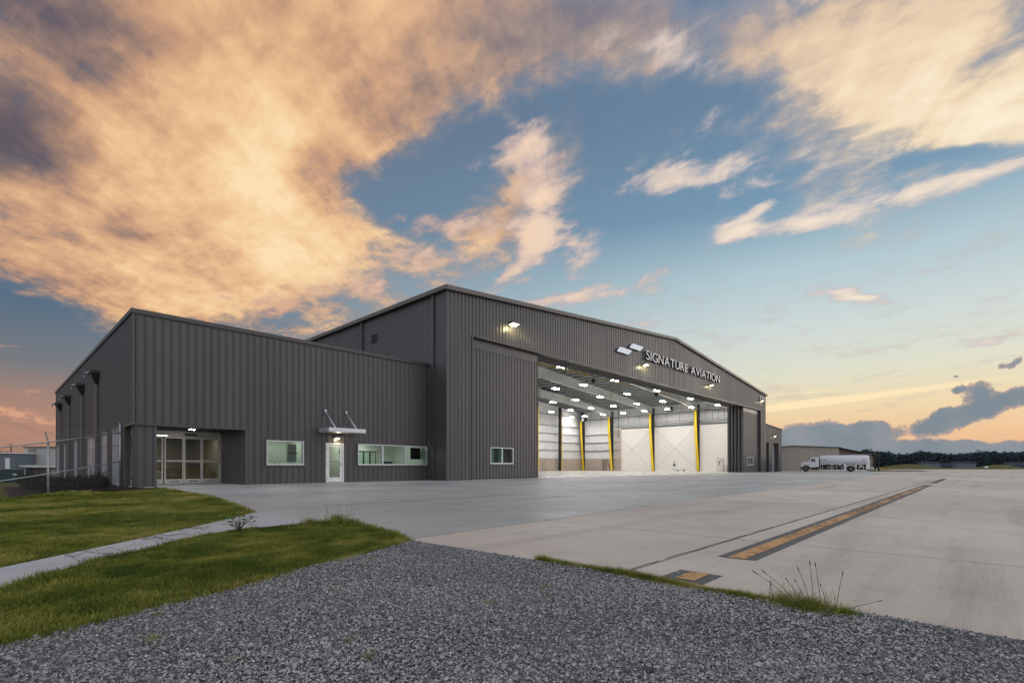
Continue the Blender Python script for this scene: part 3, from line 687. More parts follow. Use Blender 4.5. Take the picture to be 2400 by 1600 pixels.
for Y in FR:
    bz = lambda x: 10.9 + (86.1 - x) * .0785
    for sx in (1, -1):
        fx = (lambda x: x) if sx > 0 else (lambda x: 2 * RX - x)
        web = MB(); pts = [(fx(86.1), Y, 10.88), (fx(80), Y, 11.7), (fx(RX), Y, 13.45), (fx(RX), Y, RIDGE - .5), (fx(86.1), Y, roofz(86.1) - .46)]
        web.prism(pts, (0, .03, 0)); b = web.build('roof_beam', M_STEEL, hangar)
        fl = MB(); fl.hexa([(fx(86.1), Y - .19, 10.85), (fx(80), Y - .19, 11.67), (fx(80), Y + .22, 11.67), (fx(86.1), Y + .22, 10.85)], [(fx(86.1), Y - .19, 10.88), (fx(80), Y - .19, 11.70), (fx(80), Y + .22, 11.70), (fx(86.1), Y + .22, 10.88)])
        fl.hexa([(fx(80), Y - .19, 11.67), (fx(RX), Y - .19, 13.42), (fx(RX), Y + .22, 13.42), (fx(80), Y + .22, 11.67)], [(fx(80), Y - .19, 11.70), (fx(RX), Y - .19, 13.45), (fx(RX), Y + .22, 13.45), (fx(80), Y + .22, 11.70)])
        fl.build('beam_flange', M_STEEL, b)
        if sx > 0:
            st = MB()
            for xx in (84.2, 80, 72, 64): st.box(xx - .01, xx + .01, Y - .18, Y - .002, 11.75 + (80 - xx) * .065 if xx < 81 else 11.25, roofz(xx) - .5)
            st.bar((84.2, Y - .05, 12.35), (86.0, Y - .05, 11.0), .02, .16); st.build('stiffener', M_STEEL, b)
        col = MB(); col.prism([(fx(86.82), Y, .05), (fx(85.72), Y, 8.1), (fx(85.72), Y, 10.86), (fx(87.05), Y, 10.86), (fx(87.05), Y, .05)], (0, .03, 0))
        c = col.build('column', M_DARK, hangar)
        q = MB(); q.hexa([(fx(86.80), Y - .22, .05), (fx(86.83), Y - .22, .05), (fx(86.83), Y + .25, .05), (fx(86.80), Y + .25, .05)], [(fx(85.69), Y - .22, 8.1), (fx(85.72), Y - .22, 8.1), (fx(85.72), Y + .25, 8.1), (fx(85.69), Y + .25, 8.1)])
        q.box(min(fx(85.69), fx(85.72)), max(fx(85.69), fx(85.72)), Y - .22, Y + .25, 8.1, 10.8); q.build('yellow_flange', M_YEL, c)
        q = MB(); q.box(min(fx(87.0), fx(87.05)), max(fx(87.0), fx(87.05)), Y - .22, Y + .25, .05, 12.0); q.build('outer_flange', M_DARK, c)
        q = MB(); q.box(min(fx(86.5), fx(87.1)), max(fx(86.5), fx(87.1)), Y - .26, Y + .29, .02, .05); q.build('base_plate', M_DARK, c)
for X in (71.7, 79.0):                               # end wall posts
    q = MB(); q.box(X - .02, X + .02, IY1 - 1.0, IY1 - .25, .03, roofz(X) - .6); c = q.build('column', M_DARK, hangar)
    q = MB(); q.box(X - .2, X + .2, IY1 - 1.03, IY1 - 1.0, .03, roofz(X) - 1.0) ; q.build('outer_flange', M_DARK, c)
    q = MB(); q.box(X + .02, X + .21, IY1 - 1.06, IY1 - 1.031, .03, roofz(X) - 1.6); q.build('yellow_flange', M_YEL, c)
Y = 60.9
col = MB(); col.prism([(86.82, Y, .05), (86.0, Y, 8.1), (86.0, Y, 12.2), (87.05, Y, 12.2), (87.05, Y, .05)], (0, .03, 0)); c = col.build('column', M_DARK, hangar)
q = MB(); q.hexa([(86.80, Y - .22, .05), (86.83, Y - .22, .05), (86.83, Y + .25, .05), (86.80, Y + .25, .05)], [(85.97, Y - .22, 8.1), (86.0, Y - .22, 8.1), (86.0, Y + .25, 8.1), (85.97, Y + .25, 8.1)]); q.box(85.97, 86.0, Y - .22, Y + .25, 8.1, 10.4); q.build('yellow_flange', M_YEL, c)
q = MB(); q.box(87.0, 87.05, Y - .22, Y + .25, .05, 12.0); q.build('outer_flange', M_DARK, c)
mb = MB(); mb.box(IX1 - .13, IX1 - .002, 51.86, 53.4, 2.54, 8.28); mb.build('liner_end', pm('tan_liner', (.50, .44, .38), .55), hangar)
for (ya, yb) in ((FR[0], FR[1]), (FR[1], FR[2])):
    q = MB(); q.tube([(IX1 - .2, ya + .3, .4), (IX1 - .2, yb - .3, 8.0)], .02, 5); q.tube([(IX1 - .17, ya + .3, 8.0), (IX1 - .17, yb - .3, .4)], .02, 5); q.build('cross_brace', pm('brace_rod', (.36, .35, .34), .5), hangar)
q = MB(); q.tube([(IX1 - .2, FR[2] + .3, .4), (IX1 - .2, IY1 - 1.3, 7.6)], .02, 5); q.build('cross_brace', MATS['brace_rod'], hangar)
# yellow door-head beam and diagonal braces just behind the tracks
q = MB(); q.box(OPX0 + 1, 42, 28.72, 28.78, 10.14, 10.26); q.box(44.5, 50, 28.72, 28.78, 10.10, 10.18); q.box(56, 60, 28.72, 28.78, 10.10, 10.16); q.build('door_head_beam', M_YEL, hangar)
q = MB(); q.box(OPX0 + 1, 86, 28.95, 29.05, 11.3, 11.7); q.box(OPX0 + 1, 86, 28.9, 29.2, 11.27, 11.3); q.build('door_head_beam', M_STEEL, hangar)
q = MB(); q.box(OPX0 + 1, 86, 28.70, 28.74, 9.98, 10.03); q.build('door_head_rail', M_STEEL, hangar)
for X in (38.5, 47.0, 55.5, 64, 72.5):
    q = MB(); q.bar((X, 28.75, 10.1), (X + 1.9, 31.2, 13.0 if X < 70 else 12.2), .10, .06); q.build('diagonal_brace', M_STEEL, hangar)
# sprinkler mains, drops and heads
q = MB(); q.tube([(IX1 - 1.0, 30.5, 10.75), (IX1 - 1.0, IY1 - 1.2, 10.55)], .06, 6)
for y in (32, 34.3, 39, 41.5, 47, 49.5, 51.8, 56, 58.5): q.tube([(IX1 - 1.0, y, 10.7), (IX1 - 1.0, y, 12.0)], .03, 5); q.tube([(IX1 - .6, y + .5, 10.7), (IX1 - .6, y + .5, 9.0)], .025, 5)
q.build('sprinkler_pipe', M_DARK, hangar)
q = MB(); q.tube([(IX1 - .5, 30.7, 9.15), (IX1 - .5, 53, 9.1)], .05, 6); q.tube([(IX1 - .5, 30.7, 8.8), (IX1 - .5, 53, 8.78)], .09, 6); q.build('conduit', M_CHROME, hangar)
q = MB(); q.tube([(79.5, 48.0, 12.0), (79.5, 48.0, 6.4)], .05, 6); q.bar((79.2, 48.0, 6.4), (79.7, 48.0, 6.4), .12, .12); q.build('drop_pipe', M_BLACK, hangar)
q = MB()
for y in (31.5, 33.5): q.tube([(IX1 - .6, y, 9.2), (IX1 - .6, y, 10.6)], .03, 5)
q.tube([(IX1 - .6, 31.0, 10.3), (IX1 - .6, 36, 11.2)], .04, 5); q.build('conduit', M_DARK, hangar)
# interior doors
def slab_door(y0, y1, x, h, mat, name='side_door'):
    q = MB(); q.box(x - .06, x - .01, y0, y1, .03, h); d = q.build(name, mat, hangar)
    q = MB(); q.box(x - .08, x - .005, y0 - .07, y0, .03, h + .07); q.box(x - .08, x - .005, y1, y1 + .07, .03, h + .07); q.box(x - .08, x - .005, y0 - .07, y1 + .07, h, h + .07); q.build('door_frame', pm('grey_frame', (.30, .29, .28), .5), d)
    return d
d = slab_door(31.9, 32.85, IX1 - .12, 2.3, pm('offwhite_door', (.72, .68, .64), .5))
q = MB(); q.box(IX1 - .195, IX1 - .185, 32.45, 32.57, 1.15, 1.95); q.build('door_glazing', M_SCREENB, d)
q = MB(); q.box(IX1 - .20, IX1 - .185, 32.0, 32.3, 1.85, 1.98); q.build('door_plate', M_DARK, d)
d = slab_door(55.2, 56.3, IX1 - .10, 2.3, pm('brown_door', (.20, .16, .13), .5))
q = MB(); q.box(IX1 - .18, IX1 - .165, 55.35, 55.45, 1.0, 1.12); q.build('handle', M_CHROME, d)
q = MB(); q.box(74.0, 75.0, IY1 - .16, IY1 - .11, .03, 2.3); d = q.build('side_door', pm('tan_door', (.36, .30, .25), .5), hangar)
q = MB(); q.box(74.05, 74.15, IY1 - .19, IY1 - .165, 1.0, 1.1); q.build('handle', M_DARK, d)

# ---- hangar lamps: a regular grid, all at one height
LAMPX = (40, 50.5, 61, 71.6, 82.2); LAMPY = [31.0 + 4.40 * k for k in range(7)] + [60.6]
rown = ['row nearest the door', 'second row behind the door', 'third row behind the door', 'fourth row behind the door', 'fifth row behind the door', 'third row from the end wall', 'second row from the end wall', 'row along the end wall']
ordn = ['nearest', 'second', 'third', 'fourth', 'fifth']
def high_bay():
    t = empty('ceiling_light', (0, 0, 11), 'x', 'ceiling light', 'high bay lights under the hangar roof')
    q = MB(); q.box(-.54, .54, -.24, .24, 11.04, 11.14); q.build('housing', M_WHITE, t, bevel=.03)
    q = MB(); q.box(-.51, .51, -.21, .21, 11.0, 11.036); q.build('lens', M_LENS, t)
    q = MB(); q.tube([(-.5, 0, 11.16), (-.5, 0, 12.3)], .012, 4); q.tube([(.5, 0, 11.16), (.5, 0, 12.3)], .012, 4); q.build('hanger', M_DARK, t)
    return t
proto = high_bay(); used = False
def seen_px(x, y, z):
    d = x * FW[0] + y * FW[1]; r = x * RT[0] + y * RT[1]; return 1200 + 1158 * r / d
for j, Y in enumerate(LAMPY):
    xs_ = [X for X in LAMPX if 1262 < seen_px(X, Y, 11) < 1706]
    for i, X in enumerate(xs_):
        o = proto if not used else copy_tree(proto); used = True
        o.location = (X, Y, 10.95)
        n = len(xs_) - 1 - i
        o['label'] = f'hangar ceiling light, {ordn[n]} from the yellow columns in the {rown[j]}'

# things inside the hangar
t = empty('tow_bar', (IX1 - 1.6, 38.6, .02), 'low grey tow bar on small wheels beside a yellow hangar column', 'tow bar')
q = MB(); q.tube([(IX1 - 3.2, 38.2, .35), (IX1 - 1.0, 37.2, .45)], .05, 6); q.tube([(IX1 - 3.4, 39.6, .3), (IX1 - 1.0, 38.2, .32)], .05, 6); q.bar((IX1 - 2.2, 37.7, .4), (IX1 - 2.4, 39.0, .3), .08); q.build('frame', M_STEEL, t)
for y in (38.0, 39.2):
    q = MB(); q.tube([(IX1 - 2.0, y - .06, .18), (IX1 - 2.0, y + .06, .18)], .16, 10); q.build('wheel', M_RUBBER, t)
t = empty('fire_riser', (IX1 - .4, 40.6, .02), 'dark valve manifold standing on pipes against the white liner wall', 'pipe valve')
q = MB(); q.tube([(IX1 - .4, 40.3, .02), (IX1 - .4, 40.3, 1.5)], .05, 6); q.tube([(IX1 - .4, 40.9, .02), (IX1 - .4, 40.9, 1.5)], .05, 6); q.tube([(IX1 - .4, 40.3, 1.45), (IX1 - .4, 40.9, 1.45)], .05, 6); q.build('pipe', M_STEEL, t)
q = MB(); q.ball((IX1 - .5, 40.6, 1.2), .18, .22, .22); q.tube([(IX1 - .4, 40.6, .9), (IX1 - .4, 40.6, 2.1)], .04, 6); q.build('valve', M_BLACK, t, smooth=True)
t = empty('fire_extinguisher', (IX1 - .25, 54.6, 1.0), 'red fire extinguisher hung on the tan wainscot beside the brown door', 'fire extinguisher')
q = MB(); q.tube([(IX1 - .25, 54.6, .9), (IX1 - .25, 54.6, 1.4), (IX1 - .25, 54.6, 1.5)], [.1, .1, .04], 8); q.build('cylinder', M_RED, t, smooth=True)
q = MB(); q.tube([(IX1 - .25, 54.6, 1.5), (IX1 - .25, 54.6, 1.58)], .03, 6); q.bar((IX1 - .25, 54.5, 1.58), (IX1 - .25, 54.75, 1.62), .04); q.build('valve', M_BLACK, t)
t = empty('tool_cart', (IX1 - .7, 31.2, .02), 'small grey wire tool cart parked beside the white inner door', 'cart')
q = MB()
for z in (.2, .6, 1.0): q.box(IX1 - 1.0, IX1 - .4, 30.9, 31.6, z, z + .03)
q.build('shelf', M_GALV, t)
q = MB()
for a in (IX1 - 1.0, IX1 - .4):
    for b in (30.9, 31.6): q.tube([(a, b, .1), (a, b, 1.15)], .02, 5)
q.build('frame', M_GALV, t)
def tube_heater(X, Y, z, label):
    t = empty('unit_heater', (X, Y, z), label, 'heater', 'unit heaters under the hangar roof')
    q = MB(); q.box(X - .5, X + .5, Y - .4, Y + .4, z - .45, z + .45); q.build('casing', M_DARK, t, bevel=.03)
    q = MB()
    for k in range(4): q.box(X - .53, X - .505, Y - .36, Y + .36, z - .36 + k * .2, z - .24 + k * .2)
    q.build('louvre', M_STEEL, t)
    q = MB(); q.tube([(X, Y - .3, z + .45), (X, Y - .3, z + 1.6)], .02, 4); q.tube([(X, Y + .3, z + .45), (X, Y + .3, z + 1.6)], .02, 4); q.build('hanger', M_DARK, t)
tube_heater(85.2, 59.6, 10.7, 'dark unit heater hung in the far corner of the hangar')
tube_heater(84.6, 40.5, 11.3, 'dark unit heater hung high between two yellow hangar columns')
def cam_pod(X, Y, z, label):
    t = empty('sprinkler_nozzle', (X, Y, z), label, 'nozzle', 'foam nozzles under the hangar roof')
    q = MB(); q.tube([(X, Y, z), (X, Y, z + 1.5)], .05, 6); q.build('pipe', M_RED if X < 50 else M_CHROME, t)
    q = MB(); q.ball((X, Y, z - .1), .28, .28, .25); q.build('head', M_BLACK if X < 60 else M_CHROME, t, smooth=True)
cam_pod(45.5, 30.6, 10.4, 'black round nozzle on a red pipe hung behind the door head')
cam_pod(58.5, 29.8, 10.2, 'pale nozzle on a bright pipe behind the door head beam')
# duct hung under the roof
t = empty('ventilation_duct', (62, 48, 12.6), 'dark round duct hung across under the hangar roof', 'duct')
q = MB(); q.tube([(58.5, 48.6, 12.9), (66, 49.6, 12.7)], .22, 10); q.build('pipe', M_DARK, t, smooth=True)
q = MB(); q.tube([(60, 48.8, 13), (60, 48.8, 14.6)], .02, 4); q.tube([(65, 49.4, 13), (65, 49.4, 14.2)], .02, 4); q.build('hanger', M_DARK, t)

# ---- sign on the fascia
sign = empty('wall_sign', (56, HY0, 12), 'white raised company name lettering with a two panel emblem on the hangar fascia', 'sign')
def panel(p):
    bl, tl, tr, br = [Vector((x, 0, z)) for x, z in p]; pts = []
    def corner(a, b, c, r):
        d1 = (a - b).normalized(); d2 = (c - b).normalized()
        return [b + d1 * r * (1 - s_) ** 2 + d2 * r * s_ ** 2 for s_ in (0, .25, .5, .75, 1)]
    pts = [bl] + corner(bl, tl, tr, .30) + [tr] + corner(tr, br, bl, .30)
    q = MB(); q.prism([(v.x, HY0 - .20, v.z) for v in pts], (0, .04, 0)); o = q.build('emblem_panel', M_SIGN, sign)
    c = sum(pts, Vector()) / len(pts)
    q = MB(); q.prism([(c.x + (v.x - c.x) * 1.03 - .03, HY0 - .158, c.z + (v.z - c.z) * 1.06 - .03) for v in pts], (0, .04, 0)); q.build('panel_backing', M_BLACK, o)
panel([(41.25, 11.94), (41.80, 12.47), (44.04, 12.47), (43.50, 11.95)])
panel([(43.59, 12.70), (44.18, 13.23), (46.43, 13.23), (45.80, 12.70)])
def letters(word, x0, x1, z0, cap, y, depth, mat, parent, spacing=1.12, stroke=.0):
    """flat cap letters, each its own raised mesh; fitted between x0 and x1"""
    made = []; pen = 0.0
    for ch in word:
        cu = bpy.data.curves.new('letter', 'FONT'); cu.body = ch; cu.size = 1.0; cu.extrude = .5; cu.offset = stroke
        tmp = bpy.data.objects.new('letter', cu); COL.objects.link(tmp); bpy.context.view_layer.update()
        me = bpy.data.meshes.new_from_object(tmp.evaluated_get(bpy.context.evaluated_depsgraph_get()))
        bpy.data.objects.remove(tmp); 
        if ch == ' ': pen += .42; bpy.data.meshes.remove(me); continue
        xs_ = [v.co.x for v in me.vertices]; wd = max(xs_) - min(xs_)
        made.append((me, pen - min(xs_))); pen += wd + .125
    total_ = pen - .125; sx = (x1 - x0) / total_; sz = cap / .70
    off = root_loc(parent)
    for me, ox in made:
        for v in me.vertices:
            x, z, e = v.co.x + ox, v.co.y, v.co.z
            v.co = (x0 + x * sx - off.x, y - e * depth - off.y, z0 + z * sz - off.z)
        face = me.copy()                                         # a thin pale face on a black return
        me.materials.clear(); me.materials.append(M_BLACK); face.materials.clear(); face.materials.append(mat)
        for v in face.vertices: v.co.y = y - off.y - depth * .5 - .012 - (.01 if v.co.y < y - off.y else -.01)
        o = bpy.data.objects.new('letter', me); COL.objects.link(o); o.parent = parent
        f_ = bpy.data.objects.new('letter_face', face); COL.objects.link(f_); f_.parent = o
letters('SIGNATURE AVIATION', 46.85, 66.85, 12.03, .97, HY0 - .20, .16, M_LETTER, sign, stroke=-.005)
num = empty('number_sign', (85.2, HY0, 11.5), 'small white building number above the end floodlight on the hangar corner', 'number sign')
letters('171', 84.3, 86.3, 11.45, .68, HY0 - .09, .06, M_LETTER, num)

# ---- floodlights
def floodlight(X, Y, Z, label, group='floodlights on the grey walls', s=1.0, watt=30, col=(1, .86, .42)):
    t = empty('floodlight', (X, Y, Z), label, 'floodlight', group)
    q = MB(); q.box(X - .12 * s, X + .12 * s, Y - .09, Y - .045, Z - .12 * s, Z + .12 * s); q.bar((X, Y - .09, Z), (X, Y - .28 * s, Z + .06), .07 * s); q.build('wall_arm', M_BLACK, t)
    q = MB(); q.hexa([(X - .36 * s, Y - .66 * s, Z + .06), (X + .36 * s, Y - .66 * s, Z + .06), (X + .36 * s, Y - .24 * s, Z - .02), (X - .36 * s, Y - .24 * s, Z - .02)], [(X - .36 * s, Y - .66 * s, Z + .20), (X + .36 * s, Y - .66 * s, Z + .20), (X + .36 * s, Y - .24 * s, Z + .14), (X - .36 * s, Y - .24 * s, Z + .14)])
    q.build('housing', M_DARK, t, bevel=.02)
    q = MB(); q.hexa([(X - .33 * s, Y - .64 * s, Z + .02), (X + .33 * s, Y - .64 * s, Z + .02), (X + .33 * s, Y - .26 * s, Z - .055), (X - .33 * s, Y - .26 * s, Z - .055)], [(X - .33 * s, Y - .64 * s, Z + .05), (X + .33 * s, Y - .64 * s, Z + .05), (X + .33 * s, Y - .26 * s, Z - .026), (X - .33 * s, Y - .26 * s, Z - .026)])
    q.build('lens', M_FLOOD, t)
    l = bpy.data.lights.new('lamp', 'POINT'); l.energy = watt; l.color = col; l.shadow_soft_size = .03
    lo = bpy.data.objects.new('lamp', l); COL.objects.link(lo); lo.parent = t; lo.location = (.1, -.42 * s, -.12)
    return t
floodlight(26.56, HY0, 11.35, 'lit floodlight on the fascia over the closed door leaf with the small window', watt=70, s=1.05)
floodlight(46.5, HY0, 11.35, 'lit floodlight under the first letters of the white company name', watt=50, s=.95)
floodlight(63.9, HY0, 11.35, 'lit floodlight under the last letters of the white company name', watt=30, s=.85)
floodlight(84.5, HY0, 11.3, 'lit floodlight at the hangar corner under the building number', watt=18, s=.8)
floodlight(91.6, HY0, 6.0, 'small lit floodlight over the pale door of the low annex', s=.7, watt=6, col=(1, .75, .5))

# ------------------------------------------------------------------ annex on the far side of the hangar
annex = empty('annex_building', (92, HY0, 0), 'low dark grey lean-to annex joined to the end of the hangar', 'annex')
AX0, AX1 = HX1 + .06, 96.7
az = lambda x: 7.8 - (x - AX0) * .042
mb = MB(); ribs_holes(mb, 'x', HY0 + .05, -1, AX0, AX1, 0, az, [(87.9, 89.55, 0, 4.95), (91.2, 95.1, 0, 4.95)]); ribs(mb, 'y', AX1, 1, HY0 + .05, 58, 0, 7.3); mb.build('wall', M_PANEL, annex)
mb = MB(); mb.hexa([(AX0, HY0 - .15, az(AX0)), (AX1 + .3, HY0 - .15, az(AX1)), (AX1 + .3, 58.2, az(AX1)), (AX0, 58.2, az(AX0))], [(AX0, HY0 - .15, az(AX0) + .14), (AX1 + .3, HY0 - .15, az(AX1) + .14), (AX1 + .3, 58.2, az(AX1) + .14), (AX0, 58.2, az(AX0) + .14)]); mb.build('roof', M_EAVE, annex)
for a, b, m in ((87.9, 89.55, M_SOFFIT), (91.2, 95.1, pm('grey_door', (.26, .27, .29), .45))):
    q = MB(); q.box(a + .02, b - .02, HY0 + .7, HY0 + .76, .02, 4.93); d = q.build('roller_door', m, annex)
    q = MB()
    for k in range(9): q.box(a + .05, b - .05, HY0 + .685, HY0 + .698, .5 + k * .5, .53 + k * .5)
    q.build('door_rib', m, d)
    q = MB(); q.box(a - .0, a + .06, HY0 + .03, HY0 + .7, 0, 4.93); q.box(b - .06, b, HY0 + .03, HY0 + .7, 0, 4.93); q.box(a, b, HY0 + .03, HY0 + .7, 4.93, 4.99); q.build('reveal', M_TRIM, annex)

# ------------------------------------------------------------------ office
OX0, OX1, OY0, OY1, OH = 4.43, HX0 - .06, 27.16, 62.85, 7.92
office = empty('office_building', (12, OY0, 0), 'single storey dark grey ribbed office block with lit windows and a recessed glass entrance', 'office')
W1 = (10.04, 12.0, 1.01, 2.32); DR = (13.28, 14.38, 0, 2.29); W2 = (15.29, 20.42, 1.01, 2.29)
mb = MB()
ribs(mb, 'x', OY0, -1, OX0 + .06, OX1, 2.86, OH - .2)
ribs_holes(mb, 'x', OY0, -1, 9.16, OX1, 0.02, 2.86, [W1, DR, W2])
mb.build('front_wall', M_PANEL, office)
SW = [(29.76, 31.97, .0, 2.79), (33.96, 35.32, .0, 2.81), (37.6, 40.99, .0, 2.78), (46.67, 47.95, .0, 2.79), (54.08, 55.01, .0, 2.78), (58.1, 61.22, .0, 2.83)]
mb = MB(); ribs(mb, 'y', OX0, -1, OY0 + .06, OY1, 2.86, OH - .2); ribs_holes(mb, 'y', OX0, -1, 29.1, OY1, -1.4, 2.86, SW); mb.build('side_wall', M_PANEL, office)
mb = MB(); mb.box(OX0 - .045, OX0 + .06, OY0 - .045, OY0 + .06, 2.80, OH - .2); mb.build('corner_trim', M_TRIM, office)
mb = MB(); mb.box(OX0 - .09, OX1 + .02, OY0 - .09, OY0 + .3, OH - .2, OH); mb.box(OX0 - .09, OX0 + .3, OY0 + .3, OY1, OH - .2, OH); mb.build('coping', M_TRIM, office)
mb = MB(); mb.box(OX0 + .3, OX1, OY0 + .3, OY1, OH - .6, OH - .5); mb.build('roof', M_ROOF, office)
mb = MB(); mb.box(OX0 + .02, OX1, OY1 - .1, OY1, -1.4, OH - .2); mb.build('back_wall', M_TRIM, office)
mb = MB(); mb.box(9.1, OX1, OY0 - .03, OY0 + .02, -.06, .02); mb.build('base_trim', pm('base_grey', (.24, .24, .24), .6), office)
# entrance porch cut into the corner
mb = MB(); mb.box(OX0 + .0, 9.02, OY0 + .02, 31.1, 2.83, 2.86); mb.build('soffit', M_SOFFIT, office)
mb = MB(); mb.box(OX0 - .05, 9.2, OY0 - .06, OY0 + .02, 2.78, 2.865); mb.box(OX0 - .05, OX0 + .02, OY0 + .02, 29.1, 2.78, 2.865); mb.build('soffit_trim', M_TRIM, office)
mb = MB(); ribs(mb, 'y', 9.02, -1, OY0 + .05, 30.95, 0.02, 2.83); mb.build('porch_wall', M_PANEL, office)
mb = MB(); mb.box(9.0, 9.16, OY0 - .05, OY0 + .05, 0, 2.78); mb.build('jamb_trim', M_TRIM, office)
mb = MB(); ribs(mb, 'x', 27.24, -1, 4.52, 5.22, -.25, 2.83); ribs(mb, 'y', 4.52, -1, 27.24, 27.95, -.25, 2.83); mb.box(4.53, 5.2, 27.26, 27.95, -.25, 2.83); mb.box(5.2, 5.29, 27.18, 27.97, -.25, 2.83); mb.build('porch_column', M_PANEL, office)
mb = MB(); mb.box(OX0 + .02, OX0 + .2, 29.02, 29.1, -.3, 2.83); mb.box(OX0 + .02, 5.0, 29.1, 30.9, -.3, -.0); mb.build('jamb_trim', M_TRIM, office)
mb = MB(); mb.box(OX0 + .1, 9.02, 27.2, 31.0, -.06, .012); mb.build('porch_floor', M_PATH, office)
DY = 30.97
mb = MB(); mb.box(OX0 + .1, 9.0, DY, DY + .12, 2.56, 2.83); mb.build('door_header', M_ALUD, office)
mb = MB(); mb.box(7.25, 7.85, DY - .06, DY - .002, 2.60, 2.68); mb.build('door_sensor', M_BLACK, office)
mb = MB(); mb.box(8.96, 9.01, DY - .02, DY + .12, .02, 2.56); mb.box(OX0 + .2, OX0 + .3, DY, DY + .12, .02, 2.56); mb.build('door_frame', M_ALUD, office)
for a, b, y in ((4.75, 5.5, .05), (5.5, 6.31, .05), (6.36, 7.22, -.02), (7.24, 8.07, -.02), (8.09, 8.95, .05)):
    q = MB(); y0, y1 = DY + y, DY + y + .05
    q.box(a, a + .06, y0, y1, .03, 2.54); q.box(b - .06, b, y0, y1, .03, 2.54); q.box(a + .06, b - .06, y0, y1, .03, .27); q.box(a + .06, b - .06, y0, y1, 2.42, 2.54); q.box(a + .06, b - .06, y0, y1, 1.19, 1.27)
    d = q.build('sliding_door', M_ALUD, office)
    for z0, z1 in ((.27, 1.19), (1.27, 2.42)):
        q = MB(); q.quad((a + .06, y0 + .025, z0), (b - .06, y0 + .025, z0), (b - .06, y0 + .025, z1), (a + .06, y0 + .025, z1)); q.build('pane', M_GLASSD, d)
    q = MB(); q.box(a + .2, b - .2, y0 - .012, y0 - .002, .12, .16); q.build('door_plate', M_DARK, d)
# front windows
def window(a, b, zb, zt, y, mull=(), name='window'):
    q = MB(); w = .05; y0, y1 = y - .07, y + .06
    q.box(a, b, y0 - .02, y1, zb, zb + w + .03); q.box(a, b, y0, y1, zt - w, zt); q.box(a, a + w, y0, y1, zb + w + .03, zt - w); q.box(b - w, b, y0, y1, zb + w + .03, zt - w)
    for m in mull: q.box(m - .04, m + .04, y0 + .01, y1, zb + w + .03, zt - w)
    o = q.build(name, M_ALU, office)
    xs_ = [a] + list(mull) + [b]
    for x0, x1 in zip(xs_, xs_[1:]):
        p = MB(); p.quad((x0 + .03, y, zb + w), (x1 - .03, y, zb + w), (x1 - .03, y, zt - w), (x0 + .03, y, zt - w)); p.build('pane', M_GLASS, o)
    q = MB(); q.box(a - .09, a, y - .05, y + .02, zb - .09, zt + .09); q.box(b, b + .09, y - .05, y + .02, zb - .09, zt + .09); q.box(a, b, y - .05, y + .02, zb - .09, zb); q.box(a, b, y - .05, y + .02, zt, zt + .09); q.build('window_trim', M_TRIM, o)
    return o
window(*W1, OY0); window(*W2, OY0, (17.0, 18.68))
a, b, zb, zt = DR
q = MB(); q.box(a, a + .07, OY0 - .06, OY0 + .06, .02, zt); q.box(b - .07, b, OY0 - .06, OY0 + .06, .02, zt); q.box(a + .07, b - .07, OY0 - .06, OY0 + .06, zt - .07, zt); q.build('door_frame', M_WHITE, office)
q = MB(); y0, y1 = OY0 - .03, OY0 + .02
q.box(a + .08, a + .21, y0, y1, .04, zt - .08); q.box(b - .24, b - .08, y0, y1, .04, zt - .08); q.box(a + .21, b - .24, y0, y1, .04, .30); q.box(a + .21, b - .24, y0, y1, zt - .22, zt - .08)
door = q.build('entry_door', M_WHITE, office)
q = MB(); q.quad((a + .21, OY0, .30), (b - .24, OY0, .30), (b - .24, OY0, zt - .22), (a + .21, OY0, zt - .22)); q.build('pane', M_GLASSF, door)
q = MB(); q.box(a + .21, b - .24, OY0 - .02, OY0 + .02, 1.20, 1.225); q.build('muntin', M_DARK, door)
q = MB(); q.box(b - .19, b - .12, OY0 - .055, OY0 - .032, .95, 1.15); q.tube([(b - .15, OY0 - .08, 1.05), (b - .30, OY0 - .08, 1.05)], .012, 6); q.build('handle', M_CHROME, door)
q = MB(); q.box(b - .30, b - .26, OY0 - .045, OY0 - .032, 1.65, 1.95); q.build('closer_label', M_DARK, door)
for z in (.25, 1.1, 2.0):
    q = MB(); q.box(a + .055, a + .10, OY0 - .075, OY0 - .062, z - .06, z + .06); q.build('hinge', M_CHROME, door)
# canopy on two rods
q = MB(); q.box(12.85, 15.10, 25.88, OY0 - .04, 2.86, 3.09); can = q.build('door_canopy', M_ALU, office, bevel=.012)
for wx in (13.25, 14.52):
    q = MB(); q.tube([(wx, OY0 - .06, 4.08), (wx, 25.95, 3.10)], .035, 8); q.build('support_rod', M_ALU, can, smooth=True)
    q = MB(); q.box(wx - .06, wx + .06, OY0 - .1, OY0 - .045, 3.98, 4.18); q.build('rod_bracket', M_ALU, can)
t = empty('wall_lamp', (13.92, OY0, 2.6), 'small lit lamp on the wall over the white door under its canopy', 'wall lamp')
q = MB(); q.box(13.80, 14.10, OY0 - .16, OY0 - .045, 2.58, 2.70); q.build('housing', M_DARK, t)
q = MB(); q.box(13.82, 14.08, OY0 - .15, OY0 - .06, 2.555, 2.578); q.build('lens', M_FLOOD, t)
l = bpy.data.lights.new('lamp', 'POINT'); l.energy = 9; l.color = (1, .88, .55); l.shadow_soft_size = .02
lo = bpy.data.objects.new('lamp', l); COL.objects.link(lo); lo.parent = t; lo.location = (0.03, -.2, -.12)
t = empty('downlight', (7.1, 29.0, 2.80), 'lit downlight set in the dark porch ceiling over the glass entrance', 'downlight')
q = MB(); q.box(6.98, 7.26, 28.9, 29.1, 2.805, 2.829); q.build('frame', M_WHITE, t)
q = MB(); q.box(7.0, 7.24, 28.92, 29.08, 2.795, 2.804); q.build('lens', M_SMALL, t)
